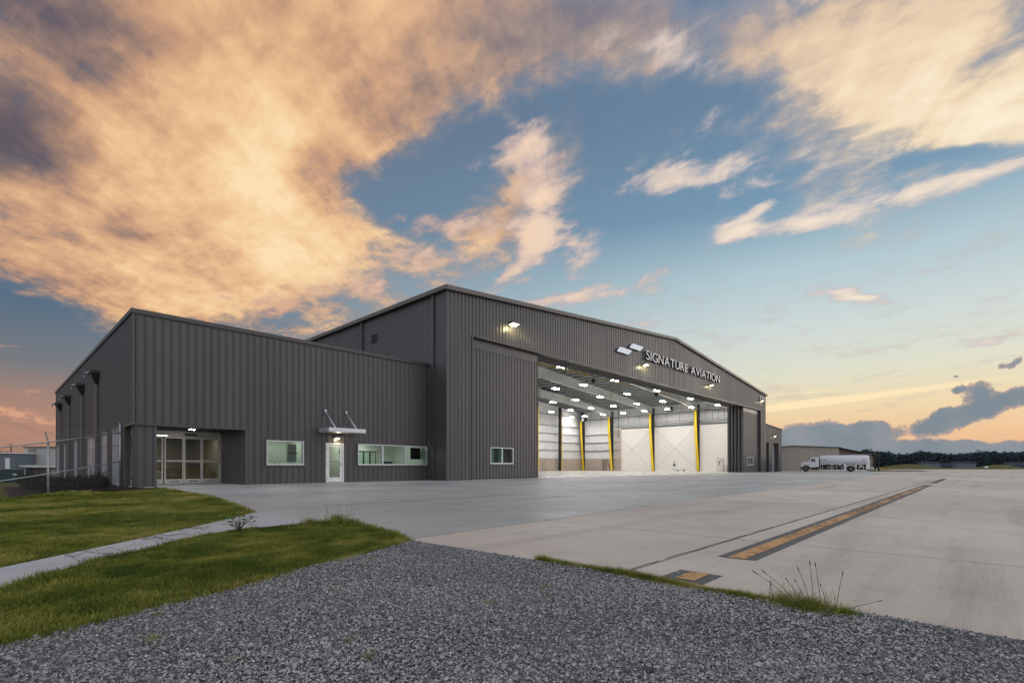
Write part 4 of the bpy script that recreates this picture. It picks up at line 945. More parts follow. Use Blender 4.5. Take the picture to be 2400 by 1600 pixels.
# side windows
for a, b, zb, zt in SW:
    q = MB(); w = .05; x0, x1 = OX0 - .07, OX0 + .08
    n = 2 if b - a > 2 else 1
    q.box(x0, x1, a, b, zt - w, zt); q.box(x0, x1, a, b, zb, zb + w); q.box(x0 + .01, x1, a + w, b - w, 2.02, 2.07); q.box(x0, x1, a, a + w, zb + w, zt - w); q.box(x0, x1, b - w, b, zb + w, zt - w)
    if n == 2: q.box(x0, x1, (a + b) / 2 - .03, (a + b) / 2 + .03, zb + w, zt - w)
    o = q.build('window', M_ALU, office)
    p = MB(); p.quad((OX0, a + w, zb + w), (OX0, b - w, zb + w), (OX0, b - w, zt - w), (OX0, a + w, zt - w)); p.build('pane', M_GLASS, o)
    q = MB(); q.box(x0 - .05, x0 + .01, a - .08, b + .08, zt, zt + .06); q.build('window_trim', M_TRIM, o)
# scuppers with conductor heads
for y in (36.9, 43.2, 51.0, 57.4):
    q = MB(); x = OX0 - .03
    q.hexa([(x - .16, y - .12, 5.68), (x, y - .12, 5.68), (x, y + .12, 5.68), (x - .16, y + .12, 5.68)], [(x - .42, y - .55, 6.22), (x, y - .55, 6.22), (x, y + .55, 6.22), (x - .42, y + .55, 6.22)])
    q.box(x - .45, x, y - .58, y + .58, 6.22, 6.38)
    h = q.build('downspout', M_TRIM, office)
    q = MB(); q.tube([(x - .42, y + .2, 6.30), (x - .56, y + .2, 6.26), (x - .6, y + .2, 6.02)], .07, 8); q.build('overflow_spout', M_GALV, h)
    q = MB(); q.box(x - .16, x - .04, y - .07, y + .07, lawn_z(4.2, y) - .05, 5.68); q.build('pipe', pm('pipe_paint', (.20, .18, .17), .25), h)
# rooms behind the glass
def room(x0, x1, y0, y1, z1, wall, floor, open_front=True):
    q = MB(); q.box(x0, x1, y1, y1 + .08, .02, z1); q.box(x0 - .06, x0, y0, y1 + .08, .02, z1); q.box(x1, x1 + .06, y0, y1 + .08, .02, z1); q.box(x0 - .06, x1 + .06, y0, y1 + .08, z1, z1 + .05); q.build('room_wall', wall, office)
    q = MB(); q.box(x0, x1, y0, y1, .0, .02); q.build('room_floor', floor, office)
def room_light(x0, x1, y0, y1, z, mat):
    q = MB(); q.box(x0, x1, y0, y1, z - .03, z - .004); q.build('ceiling_panel', mat, office)
room(9.3, 13.15, OY0 + .12, 31.8, 2.7, M_WALLIN, M_CARPET); room_light(11.6, 12.6, 30.2, 30.8, 2.7, M_OFFICE)
room(13.22, 14.9, OY0 + .12, 31.0, 2.7, M_WALLIN, M_CARPET); room_light(13.6, 14.4, 28.4, 29.2, 2.7, M_OFFICE)
room(15.0, 20.5, OY0 + .12, 31.6, 2.7, M_WALLIN, M_CARPET); room_light(16.0, 17.0, 28.0, 28.6, 2.7, M_OFFICE); room_light(18.6, 19.6, 28.6, 29.2, 2.7, M_OFFICE); room_light(17.2, 18.2, 30.4, 31.0, 2.7, M_OFFICE)
room(4.75, 9.25, DY + .3, 37.5, 2.7, pm('lobby_wall', (.30, .28, .23), .7), M_CARPET); room_light(6.2, 7.0, 33.0, 33.5, 2.7, M_LOBBY); room_light(8.0, 8.6, 32.4, 32.9, 2.7, M_LOBBY); room_light(6.2, 7.0, 35.4, 35.9, 2.7, M_LOBBY)
q = MB(); q.box(12.2, 12.75, 29.8, 29.86, 1.2, 2.25); q.build('whiteboard', M_WHITE, office); q = MB(); q.box(12.2, 12.75, 29.6, 29.85, 1.70, 1.74); q.build('shelf', M_DARK, office)
for i, (x0, x1, m) in enumerate(((15.3, 15.75, M_WHITE), (15.95, 16.4, M_WHITE), (16.6, 17.1, M_GREENWIN))):
    pass
for x0 in (17.75, 18.25, 18.75):
    q = MB(); q.box(x0, x0 + .38, 31.5, 31.58, .05, 1.95); d = q.build('inner_door', pm('pale_green_door', (.46, .62, .50), .5), office)
    q = MB(); q.box(x0 - .06, x0, 31.48, 31.59, .05, 2.0); q.box(x0 + .38, x0 + .42, 31.48, 31.59, .05, 2.0); q.box(x0 - .06, x0 + .42, 31.48, 31.59, 1.95, 2.0); q.build('door_frame', M_DARK, d)
q = MB(); q.box(17.3, 19.6, 31.45, 31.59, 2.02, 2.2); q.build('bulkhead', M_STEEL, office)
t = empty('television', (20.05, 27.9, 1.42), 'black wall television seen through the wide office window', 'television')
q = MB(); q.box(19.60, 20.42, 27.85, 27.92, 1.42, 2.20); q.build('screen', M_SCREENB, t, bevel=.01)
q = MB(); q.box(19.95, 20.48, 27.93, 28.0, 1.7, 1.9); q.build('bracket', M_DARK, t)
t = empty('desk', (19.0, 28.6, .02), 'pale desk inside the wide office window carrying the black printer', 'desk')
q = MB(); q.box(16.0, 19.4, 28.3, 29.1, .86, .90); q.build('top', M_LINER, t)
for x in (16.1, 19.3):
    q = MB(); q.box(x - .03, x + .03, 28.35, 29.05, .02, .86); q.build('leg', M_DARK, t)
t = empty('printer', (18.6, 28.7, .90), 'black desktop printer on the pale desk in the wide window', 'printer')
q = MB(); q.box(17.95, 18.55, 28.4, 28.8, .90, 1.27); q.build('body', M_BLACK, t, bevel=.02)
q = MB(); q.box(18.0, 18.5, 28.33, 28.41, 1.10, 1.14); q.build('paper_tray', M_DARK, t)
t = empty('desk', (11.3, 28.8, .02), 'pale desk inside the square office window carrying the black telephone', 'desk')
q = MB(); q.box(10.2, 12.9, 28.4, 29.2, .90, .94); q.build('top', M_LINER, t)
for x in (10.3, 12.8):
    q = MB(); q.box(x - .03, x + .03, 28.45, 29.15, .02, .90); q.build('leg', M_DARK, t)
t = empty('telephone', (11.2, 28.7, .94), 'black desk telephone on the desk in the square window', 'telephone')
q = MB(); q.hexa([(11.05, 28.55, .94), (11.4, 28.55, .94), (11.4, 28.85, .94), (11.05, 28.85, .94)], [(11.05, 28.57, 1.0), (11.4, 28.57, 1.0), (11.4, 28.85, 1.12), (11.05, 28.85, 1.12)]); q.build('body', M_BLACK, t)
q = MB(); q.tube([(11.1, 28.6, 1.05), (11.1, 28.84, 1.16)], .03, 6); q.build('handset', M_BLACK, t)
t = empty('sofa', (6.3, 33.6, .02), 'pale green patterned sofa inside the glass entrance', 'sofa')
q = MB(); q.box(5.0, 6.6, 33.4, 34.2, .22, .48); q.build('seat', M_SOFA, t, bevel=.05)
q = MB(); q.box(5.0, 6.6, 34.1, 34.35, .3, .9); q.build('backrest', M_SOFA, t, bevel=.05)
for x in (4.85, 6.6):
    q = MB(); q.box(x, x + .18, 33.4, 34.3, .2, .66); q.build('armrest', M_SOFA, t, bevel=.05)
q = MB(); q.box(5.0, 5.06, 33.5, 33.56, .02, .22); q.box(6.5, 6.56, 33.5, 33.56, .02, .22); q.build('leg', M_DARK, t)
t = empty('armchair', (7.4, 34.6, .02), 'brown tweed armchair beside the pale sofa inside the entrance', 'armchair')
q = MB(); q.box(7.0, 7.8, 34.3, 35.0, .2, .46); q.build('seat', pm('tweed', (.22, .18, .13), .9, var=.25, vscale=14), t, bevel=.05)
q = MB(); q.box(7.0, 7.8, 34.95, 35.2, .2, .92); q.build('backrest', MATS['tweed'], t, bevel=.05)
t = empty('reception_counter', (8.4, 33.2, .02), 'tan panelled reception counter behind the sliding glass doors', 'counter')
q = MB(); q.box(7.95, 8.75, 33.0, 33.6, .12, 1.0); q.build('body', M_CABINET, t)
q = MB(); q.box(7.88, 8.82, 32.92, 33.68, 1.0, 1.05); q.build('top', M_DARK, t)
q = MB(); q.box(8.0, 8.7, 33.05, 33.55, .02, .12); q.build('plinth', M_BLACK, t)

# ------------------------------------------------------------------ fuel truck (built along its own x, nose at -x, then turned)
truck = empty('fuel_truck', (0, 0, 0), 'white aircraft fuel truck with a long tank parked before the beige shed', 'fuel truck')
c2x = lambda c: (c - 975) * .0100
def zz(y): return max(.0, (618 - y) * .0100)
q = MB()                                                          # cab and sloping hood
prof = [(395, 545), (392, 500), (398, 458), (470, 448), (545, 436), (575, 372), (590, 362), (712, 362), (716, 532), (560, 545), (548, 520), (520, 498), (480, 490), (440, 498), (420, 530)]
q.prism([(c2x(a), -1.15, zz(b)) for a, b in prof], (0, 2.3, 0)); cab = q.build('cab', M_CAB, truck, bevel=.05)
q = MB(); q.prism([(c2x(a), -1.17, zz(b)) for a, b in ((572, 440), (588, 388), (618, 388), (618, 440))], (0, .015, 0)); q.build('side_window', M_SCREENB, cab)
q = MB(); q.prism([(c2x(a), -1.17, zz(b)) for a, b in ((628, 440), (628, 388), (662, 388), (662, 440))], (0, .015, 0)); q.build('side_window', M_SCREENB, cab)
q = MB(); q.prism([(c2x(549), -1.0, zz(436)), (c2x(549), 1.0, zz(436)), (c2x(577), .9, zz(374)), (c2x(577), -.9, zz(374))], (-.02, 0, .01)); q.build('windscreen', M_SCREENB, cab)
q = MB(); q.bar((c2x(625), -1.19, zz(500)), (c2x(650), -1.19, zz(500)), .03); q.build('handle', M_DARK, cab)
q = MB(); q.ball((c2x(655), -1.36, zz(415)), .13, .05, .17, 10, 8); q.tube([(c2x(640), -1.17, zz(395)), (c2x(655), -1.33, zz(405))], .02, 5); q.build('mirror', M_WHITE, cab, smooth=True)
q = MB(); q.box(c2x(380), c2x(402), -1.2, 1.2, .38, .72); q.build('bumper', M_DARK, truck)
for s_ in (-1, 1):
    q = MB(); q.ball((c2x(394), s_ * .85, zz(505)), .07, .16, .10); q.build('headlight', M_CHROME, truck, smooth=True)
q = MB(); q.box(c2x(400), c2x(1600), -.45, .45, .55, .85); q.box(c2x(722), c2x(735), -1.1, 1.1, .6, 2.35); q.build('chassis', M_BLACK, truck)
q = MB(); q.box(c2x(590), c2x(700), -1.0, -.5, .35, .8); q.box(c2x(560), c2x(716), -1.12, -.95, .5, .58); q.build('fuel_step', M_DARK, truck)
q = MB(); q.tube([(c2x(722), .9, .8), (c2x(722), .9, 2.95)], .07, 8); q.build('exhaust_stack', M_CHROME, truck)
# tank: rounded rectangle section swept along x
sec = []
for k in range(24):
    a = 2 * math.pi * k / 24; ca, sa = math.cos(a), math.sin(a)
    sec.append((1.18 * math.copysign(abs(ca) ** .55, ca), .72 * math.copysign(abs(sa) ** .62, sa)))
q = MB(); st = [(733, .97), (740, 1.0), (1500, 1.0), (1535, .985), (1552, .9)]
for cx, s_ in st:
    for y, z in sec: q.v.append((c2x(cx), y * s_, 2.12 + z * s_))
for i in range(len(st) - 1):
    for k in range(24): q.f.append((i * 24 + k, i * 24 + (k + 1) % 24, (i + 1) * 24 + (k + 1) % 24, (i + 1) * 24 + k))
q.f += [tuple(range(24))[::-1], tuple(range((len(st) - 1) * 24, len(st) * 24))]
tank = q.build('tank', M_TANK, truck, smooth=True)
q = MB(); q.box(c2x(900), c2x(1480), -.35, .35, 2.83, 2.90); q.box(c2x(840), c2x(900), -.25, .25, 2.83, 2.98); q.tube([(c2x(1200), -.4, 2.95), (c2x(1520), -.4, 2.98)], .025, 6); q.build('catwalk', M_GALV, tank)
q = MB(); q.box(c2x(778), c2x(832), -1.195, -1.175, zz(420), zz(404)); q.build('lettering', M_DECAL, tank)
q = MB(); q.prism([(c2x(a), -1.195, zz(b)) for a, b in ((1432, 410), (1455, 392), (1480, 408), (1460, 432))], (0, .02, 0)); q.build('placard', M_RED, tank)
q = MB(); q.prism([(c2x(a), -1.20, zz(b)) for a, b in ((1442, 412), (1456, 402), (1470, 412), (1456, 422))], (0, .02, 0)); q.build('placard', M_WHITE, tank)
# equipment cabinets
def cabinet(a, b, t0, t1, bits):
    q = MB(); x0, x1 = c2x(a), c2x(b); z0, z1 = zz(t1), zz(t0)
    q.box(x0, x1, -1.2, -1.1, z1, z1 + .1); q.box(x0, x1, -1.2, -1.1, z0 - .16, z0); q.box(x0, x0 + .05, -1.2, -1.1, z0, z1); q.box(x1 - .05, x1, -1.2, -1.1, z0, z1)
    o = q.build('equipment_cabinet', M_TANK, truck)
    q = MB(); q.box(x0 + .05, x1 - .05, -.55, -.5, z0, z1); q.box(x0 + .05, x1 - .05, -1.15, -.55, z0 - .02, z0); q.build('cabinet_back', M_BLACK, o)
    q = MB()
    for (bx0, bx1, bz0, bz1) in bits: q.box(c2x(bx0), c2x(bx1), -1.05, -.95, zz(bz1), zz(bz0))
    q.build('pump_gear', M_STEEL, o)
    return o
cabinet(735, 1142, 488, 582, [(850, 905, 528, 534), (850, 905, 555, 560), (920, 928, 490, 580), (948, 954, 490, 580), (965, 990, 505, 510), (965, 990, 545, 550), (770, 778, 495, 570), (1010, 1020, 500, 560), (1050, 1090, 498, 512), (1100, 1110, 520, 575)])
cabinet(1340, 1502, 488, 582, [(1380, 1388, 490, 570), (1400, 1430, 500, 540), (1450, 1458, 490, 580), (1430, 1500, 535, 541)])
q = MB(); q.box(c2x(1142), c2x(1175), -1.2, -1.1, zz(600), zz(470)); q.box(c2x(1325), c2x(1340), -1.2, -1.1, zz(600), zz(470)); q.box(c2x(735), c2x(1552), -1.2, -1.1, zz(488) + .11, zz(470)); q.build('side_skirt', M_TANK, truck)
arc = [(c2x(1250) + .98 * math.cos(a), zz(575) + .80 * math.sin(a)) for a in np.linspace(0, math.pi, 13)]; arc2 = [(c2x(1250) + .83 * math.cos(a), zz(575) + .68 * math.sin(a)) for a in np.linspace(math.pi, 0, 13)]
q = MB(); q.prism([(x, -1.2, max(.25, z)) for x, z in arc + arc2], (0, .6, 0)); q.build('wheel_arch', M_TANK, truck)
q = MB(); q.box(c2x(1503), c2x(1560), -1.2, 1.2, .45, 2.0); q.build('rear_body', M_TANK, truck, bevel=.08)
q = MB(); q.box(c2x(1560), c2x(1563), -1.1, -.95, 1.1, 1.9); q.build('tail_light', M_RED, truck)
q = MB()
for y in (-.9, -.5): q.tube([(c2x(1580), y, .5), (c2x(1580), y, 2.95), (c2x(1540), y, 3.0)], .03, 6)
for k in range(7): q.tube([(c2x(1580), -.9, .7 + k * .33), (c2x(1580), -.5, .7 + k * .33)], .02, 5)
q.build('ladder', M_GALV, truck)
q = MB(); q.box(c2x(1562), c2x(1640), -1.0, .9, .38, .46); q.box(c2x(1565), c2x(1625), -.9, -.3, .46, .80); q.build('hose_tray', M_GALV, truck)
def wheel(cx, z, r, w, y):
    q = MB(); q.tube([(cx, y - w / 2, z), (cx, y - w / 2 + .05, z), (cx, y + w / 2 - .05, z), (cx, y + w / 2, z)], [r * .86, r, r, r * .86], 22); o = q.build('wheel', M_RUBBER, truck, smooth=False)
    q = MB(); q.tube([(cx, y - w / 2 - .012, z), (cx, y - w / 2 + .06, z)], [r * .52, r * .56], 18); q.tube([(cx, y - w / 2 - .08, z), (cx, y - w / 2, z)], [r * .15, r * .2], 12); q.build('rim', pm('wheel_rim', (.13, .13, .135), .5, .3), o)
wheel(c2x(482), .53, .53, .28, -1.0); wheel(c2x(482), .53, .53, .28, 1.0)
wheel(c2x(1250), .54, .54, .50, -.9); wheel(c2x(1250), .54, .54, .50, .9)
truck.location = at(755, 84.5, .004); truck.rotation_euler = (0, 0, math.atan2(RT[1], RT[0]) - rad(32)); truck.scale = (.84, .84, .98)

# ------------------------------------------------------------------ beige shed behind the truck (own frame: x to the side, y away)
shed = empty('aircraft_shed', (0, 0, 0), 'beige metal shed with a shallow roof and an open lean-to bay behind the fuel truck', 'shed')
q = MB(); D_ = 14
ribs(q, 'x', 0, -1, -9.5, 9.35, -.3, lambda x: 4.92 - abs(x) * (.035 if x > 0 else .09)); ribs(q, 'y', 9.35, 1, 0, D_, -.3, 4.5); q.build('wall', M_BEIGE, shed)
q = MB(); q.hexa([(-.0, -.3, 4.90), (9.6, -.3, 4.57), (9.6, D_, 4.57), (0, D_, 4.90)], [(0, -.3, 5.02), (9.6, -.3, 4.69), (9.6, D_, 4.69), (0, D_, 5.02)]); q.hexa([(-9.6, -.3, 4.03), (-.01, -.3, 4.90), (-.01, D_, 4.90), (-9.6, D_, 4.03)], [(-9.6, -.3, 4.15), (-.01, -.3, 5.02), (-.01, D_, 5.02), (-9.6, D_, 4.15)]); q.build('roof', M_DARK, shed)
q = MB(); q.hexa([(9.4, -.3, 4.50), (17.3, -.3, 2.95), (17.3, D_, 2.95), (9.4, D_, 4.50)], [(9.4, -.3, 4.62), (17.3, -.3, 3.07), (17.3, D_, 3.07), (9.4, D_, 4.62)]); q.build('lean_to_roof', M_DARK, shed)
q = MB(); q.prism([(9.45, 1.2, -.3), (17.0, 1.2, -.3), (17.0, 1.2, 3.0), (9.45, 1.2, 4.45)], (0, .1, 0)); q.box(17.0, 17.1, 2.5, D_, -.3, 2.95); q.build('lean_to_wall', M_BROWN, shed)
for x in (13.4, 16.4, 17.1):
    q = MB(); q.box(x - .1, x + .1, -.1, .1, -.3, 4.45 - (x - 9.4) * .196); q.build('post', M_BLACK, shed)
q = MB(); q.box(13.5, 17.0, 1.10, 1.17, 1.3, 1.42); q.box(13.5, 17, 1.10, 1.17, .55, .65); q.build('rail', M_BLACK, shed)
shed.location = at(655, 97, 0); shed.rotation_euler = (0, 0, YAW - rad(90))

# ------------------------------------------------------------------ things out on the airfield
def far_hangar(u0, u1, d, h, label, door):
    t = empty('far_hangar', at((u0 + u1) / 2, d, 0), label, 'hangar', 'low hangars far across the airfield', YAW - rad(90))
    w = (u1 - u0) / 1158 * d / 2; off = root_loc(t)
    q = MB(); q.box(-w, w, 0, 3, 0, h); q.v = [(x + off.x, y + off.y, z + off.z) for x, y, z in q.v]; q.build('wall', M_DIST, t)
    q = MB(); q.hexa([(-w - .4, -.5, h), (w + .4, -.5, h), (w + .4, 3.4, h), (-w - .4, 3.4, h)], [(-w * .9, -.3, h + .5), (w * .9, -.3, h + .5), (w * .9, 3.2, h + .5), (-w * .9, 3.2, h + .5)]); q.v = [(x + off.x, y + off.y, z + off.z) for x, y, z in q.v]; q.build('roof', M_DISTD, t)
    if door:
        q = MB(); q.box(-w * door, w * door, -.15, -.02, .1, h * .72); q.v = [(x + off.x, y + off.y, z + off.z) for x, y, z in q.v]; q.build('door', M_DISTD, t)
far_hangar(962, 1003, 262, 2.8, 'blue grey hangar far off beyond the grass mound nearest the shed', 0)
far_hangar(1003, 1042, 275, 2.2, 'dark shadowed hangar far off between two paler ones', .85)
far_hangar(1042, 1088, 262, 2.7, 'grey hangar far off before the wood, beside the second grass mound', 0)
far_hangar(1166, 1212, 262, 2.6, 'dark purple hangar far off at the foot of the second grass mound', .7)
def info_sign(u, d, label):
    t = empty('taxiway_sign', at(u, d, -.06), label, 'taxiway sign', 'yellow signs in the grass', YAW - rad(90)); off = root_loc(t)
    q = MB(); q.box(-.42, .42, -.1, .1, .2, .70); q.v = [(x + off.x, y + off.y, z + off.z) for x, y, z in q.v]; q.build('panel', pm('sign_yellow', (.42, .31, .03), .5), t)
    for s_ in (-.4, .4):
        q = MB(); q.box(s_ - .04, s_ + .04, -.05, .05, 0, .2); q.v = [(x + off.x, y + off.y, z + off.z) for x, y, z in q.v]; q.build('leg', M_BLACK, t)
    q = MB(); q.box(-.14, .14, -.115, -.101, .3, .75); q.v = [(x + off.x, y + off.y, z + off.z) for x, y, z in q.v]; q.build('panel_mark', M_BLACK, t)
info_sign(866, 118, 'yellow taxiway sign in the grass nearest the shed post'); info_sign(873, 120, 'yellow taxiway sign in the middle of three beside the shed'); info_sign(880, 118, 'yellow taxiway sign standing farthest from the shed')
t = empty('airfield_marker', at(1112, 205, 0), 'tiny white marker board standing far off at the apron edge', 'marker', None, YAW - rad(90)); off = root_loc(t)
q = MB(); q.box(-.75, .75, -.05, .05, .25, .95); q.v = [(x + off.x, y + off.y, z + off.z) for x, y, z in q.v]; q.build('board', M_WHITE, t)
for x in (-.5, .5):
    q = MB(); q.box(x - .05, x + .05, -.04, .04, -.1, .25); q.v = [(a + off.x, b + off.y, c + off.z) for a, b, c in q.v]; q.build('leg', M_GALV, t)
# rough grass tongue beside the shed
def pill(name, u0, u1, d0, d1, z):
    pts = [at(u0, d0), at(u1, d0 + 3), at(u1 - 30, d1), at(u0, d1)]
    mb = MB(); mb.v = [(p.x, p.y, z) for p in pts]; mb.f = [(0, 1, 2, 3)]; return tag(mb.build(name, M_LAWN), kind='structure')
pill('grass_verge', 840, 985, 90, 118, .006)

# wood along the horizon: leaf clumps gathered into crowns of uneven height
def wood():
    V = []; F = []; T = []; n0 = 0
    for k in range(820):
        u = rng.uniform(560, 2300); d = rng.uniform(395, 455); r = u / 1158 * d
        h = rng.uniform(12.0, 13.8) + 1.2 * math.sin(u * .011) + .9 * math.sin(u * .047); w = rng.uniform(4.0, 7.0)
        m = 170
        th = rng.uniform(0, 2 * np.pi, m); ph = np.arccos(rng.uniform(-1, 1, m)); rr = rng.uniform(.72, 1.05, m)
        lx = w * rr * np.sin(ph) * np.cos(th); ly = w * .8 * rr * np.sin(ph) * np.sin(th); lz = h * .5 + h * .5 * rr * np.cos(ph)
        c = np.stack([FW[0] * (d + ly) + RT[0] * (r + lx), FW[1] * (d + ly) + RT[1] * (r + lx), lz], 1)
        s = rng.uniform(.35, .95, m)[:, None]
        a = rng.normal(size=(m, 3)); a /= np.linalg.norm(a, axis=1)[:, None]; b = np.cross(a, rng.normal(size=(m, 3))); b /= np.linalg.norm(b, axis=1)[:, None]
        q = np.stack([c - a * s, c - b * s * .8, c + a * s, c + b * s * .8], 1).reshape(-1, 3)
        V.append(q); F.append(np.arange(m * 4).reshape(m, 4) + n0); T.append(np.repeat(np.clip(rng.uniform(0, .7) + rng.normal(0, .15, m), 0, 1), 4)); n0 += m * 4
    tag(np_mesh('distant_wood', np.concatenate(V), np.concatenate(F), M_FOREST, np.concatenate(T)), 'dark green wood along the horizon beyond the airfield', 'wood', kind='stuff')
wood()

# ------------------------------------------------------------------ left side: houses, poles, fence, shrubs
def local_boxes(t, items):
    pass
block = empty('warehouse', at(-1098, 92, -1.0), 'pale metal warehouse with a grey lean-to canopy seen behind the chain link fence', 'warehouse', None, YAW - rad(90))
def lb(par, root, name, mat, *boxes):
    off = root_loc(root); q = MB()
    for b in boxes: q.box(*b)
    q.v = [(x + off.x, y + off.y, z + off.z) for x, y, z in q.v]
    return q.build(name, mat, par)
w_ = lb(block, block, 'wall', M_PALE, (-3.4, 9, 0, 9, 2.2, 5.4))
lb(block, block, 'roof', M_DARK, (-3.7, 9.2, -.25, 9.2, 5.4, 5.58))
lb(block, block, 'roller_door', M_BROWN, (-2.8, -1.3, -.06, -.005, 2.6, 5.2)); lb(block, block, 'roller_door', pm('khaki_door', (.17, .15, .11), .6), (3.2, 5.0, -.06, -.005, 2.6, 5.2))
lb(block, block, 'canopy', M_STEEL, (-2.6, 9, -3.0, -.08, 1.75, 2.15)); lb(block, block, 'lower_wall', M_BROWN, (-2.4, 9, -.8, -.3, -.6, 1.75)); lb(block, block, 'post', M_GALV, (-2.5, -2.3, -2.9, -2.7, -.6, 1.75)); lb(block, block, 'lower_door', M_STEEL, (2.2, 3.6, -.86, -.81, -.6, 1.7))
lb(block, block, 'side_wall', M_PALE, (-5.2, -3.42, 1.5, 8, -.6, 5.1))
house = empty('storage_shed', at(-1190, 88, -1.0), 'small grey storage shed with a white roof behind the green screen', 'shed', None, YAW - rad(90))
lb(house, house, 'wall', M_DIST, (-5, 1.6, 0, 6, 0, 4.2)); lb(house, house, 'roof', M_WHITE, (-5.3, 1.9, -.3, 6.3, 4.2, 4.38)); lb(house, house, 'door', M_WHITE, (.2, 1.0, -.05, -.004, .2, 3.4))
scr = empty('windscreen_fence', at(-1175, 60, -1.15), 'dark green fabric screen fence standing beyond the lawn', 'fence', None, YAW - rad(90))
lb(scr, scr, 'screen', M_SCREEN, (-9, 1.9, 0, .03, .05, 1.75)); lb(scr, scr, 'rail', M_GALV, (-9, 1.95, -.03, -.002, 1.75, 1.80)); lb(scr, scr, 'notice', M_STEEL, (.3, .8, -.03, -.005, 1.0, 1.2))
for k in range(4): lb(scr, scr, 'post', M_GALV, (-8.8 + k * 3.5, -8.72 + k * 3.5, -.06, -.002, 0, 1.8))
def upole(u, d, h, label):
    p = at(u, d, -1.2); t = empty('utility_pole', p, label, 'utility pole', 'utility poles behind the fence')
    q = MB(); q.tube([(p.x, p.y, -1.3), (p.x, p.y, h)], [.16, .11], 7); q.build('pole', M_WOOD, t)
    q = MB(); q.bar((p.x - RT[0], p.y - RT[1], h - .5), (p.x + RT[0], p.y + RT[1], h - .5), .10, .12); q.build('crossarm', M_WOOD, t)
    return Vector((p.x, p.y, h - .45))
p1 = upole(-1174, 120, 6.4, 'brown utility pole rising above the small storage shed')
p2 = upole(-1275, 70, 9.2, 'brown utility pole just outside the picture beside the lawn'); p3 = upole(-900, 190, 7.2, 'brown utility pole hidden behind the office block')
for k, (a, b, s_) in enumerate(((p2, p3, .9), (p2, p3, -.9), (p2, p1, .9), (p1, p3, -.9))):
    o_ = Vector((RT[0] * s_, RT[1] * s_, 0)); pts = []
    for i in range(15):
        f = i / 14; v = a.lerp(b, f) + o_; v.z -= 1.6 * 4 * f * (1 - f) * .5 + .25 * (k // 2); pts.append(v)
    q = MB(); q.tube(pts, .018, 4); tag(q.build('power_line', M_BLACK, origin=tuple(pts[0])), ['upper power line sagging towards the office roof', 'second power line sagging under the upper one', 'short power line running to the pole over the shed', 'far power line leaving the pole over the shed'][k], 'power line', 'power lines')
# small tree over the storage shed
def leaf_cloud(name, parent, cx, cy, cz, rx, ry, rz, n, s0, s1, mat, flat=0.0, origin=None):
    th = rng.uniform(0, 2 * np.pi, n); ph = np.arccos(rng.uniform(-1, 1, n)); rr = rng.uniform(.25, 1.0, n) ** .5
    lump = 1 + .25 * np.sin(3 * th + cx) * np.sin(2 * ph + cy)
    c = np.stack([cx + rx * rr * lump * np.sin(ph) * np.cos(th), cy + ry * rr * lump * np.sin(ph) * np.sin(th), cz + rz * rr * lump * np.cos(ph)], 1)
    s = rng.uniform(s0, s1, n)[:, None]
    a = rng.normal(size=(n, 3)); a[:, 2] *= (1 - flat); a /= np.linalg.norm(a, axis=1)[:, None]; b = np.cross(a, rng.normal(size=(n, 3))); b /= np.linalg.norm(b, axis=1)[:, None]
    q = np.stack([c - a * s, c - b * s * .5, c + a * s, c + b * s * .5], 1).reshape(-1, 3)
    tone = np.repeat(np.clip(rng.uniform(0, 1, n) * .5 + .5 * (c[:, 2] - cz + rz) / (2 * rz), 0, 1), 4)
    return np_mesh(name, q, np.arange(n * 4).reshape(n, 4), mat, tone, tuple(root_loc(parent)) if parent is not None else origin, parent)
p = at(-1196, 100, -1.1); t = empty('small_tree', p, 'dark bushy tree beside the small storage shed', 'tree')
q = MB(); q.tube([(p.x, p.y, -1.2), (p.x + .1, p.y, 1.0), (p.x, p.y + .1, 2.6)], [.2, .15, .06], 7); q.build('trunk', M_WOOD, t)
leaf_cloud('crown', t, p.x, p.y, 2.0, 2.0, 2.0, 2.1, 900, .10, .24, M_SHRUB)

# chain link fence from the office wall across the slope
fence = empty('chain_link_fence', (1.8, 29.1, lawn_z(1.8, 29.1)), 'galvanised chain link fence running from the office wall down the lawn', 'fence')
fx = [4.34, 1.80, -.75, -3.3]; fy = [29.62, 29.10, 28.58, 28.06]
fz = [-.04, -.60, -1.08, -1.10]; FH = 2.58
for k in range(4):
    x, y, z = fx[k], fy[k], fz[k]; h = FH + (.45 if k == 0 else 0.05)
    q = MB(); q.tube([(x, y, z - .15), (x, y, z + h)], .045 if k else .055, 10); po = q.build('post', M_GALV, fence, smooth=True)
    if k:
        q = MB(); q.tube([(x, y, z + h), (x - .03, y - .05, z + h + .10), (x - .10, y - .12, z + h + .42)], [.03, .03, .022], 6); q.build('wire_arm', M_GALV, po)
for hh, r_ in ((FH, .026), (1.22, .024)):
    q = MB(); q.tube([(fx[k], fy[k] - .05, fz[k] + hh) for k in range(4)], r_, 8); q.build('rail', M_GALV, fence, smooth=True)
q = MB()
for j in range(3): q.tube([(fx[k] - .04 - .025 * j, fy[k] - .06 - .03 * j, fz[k] + FH + .13 + .12 * j) for k in range(4)], .005, 3)
q.build('barbed_wire', M_WIRE, fence)
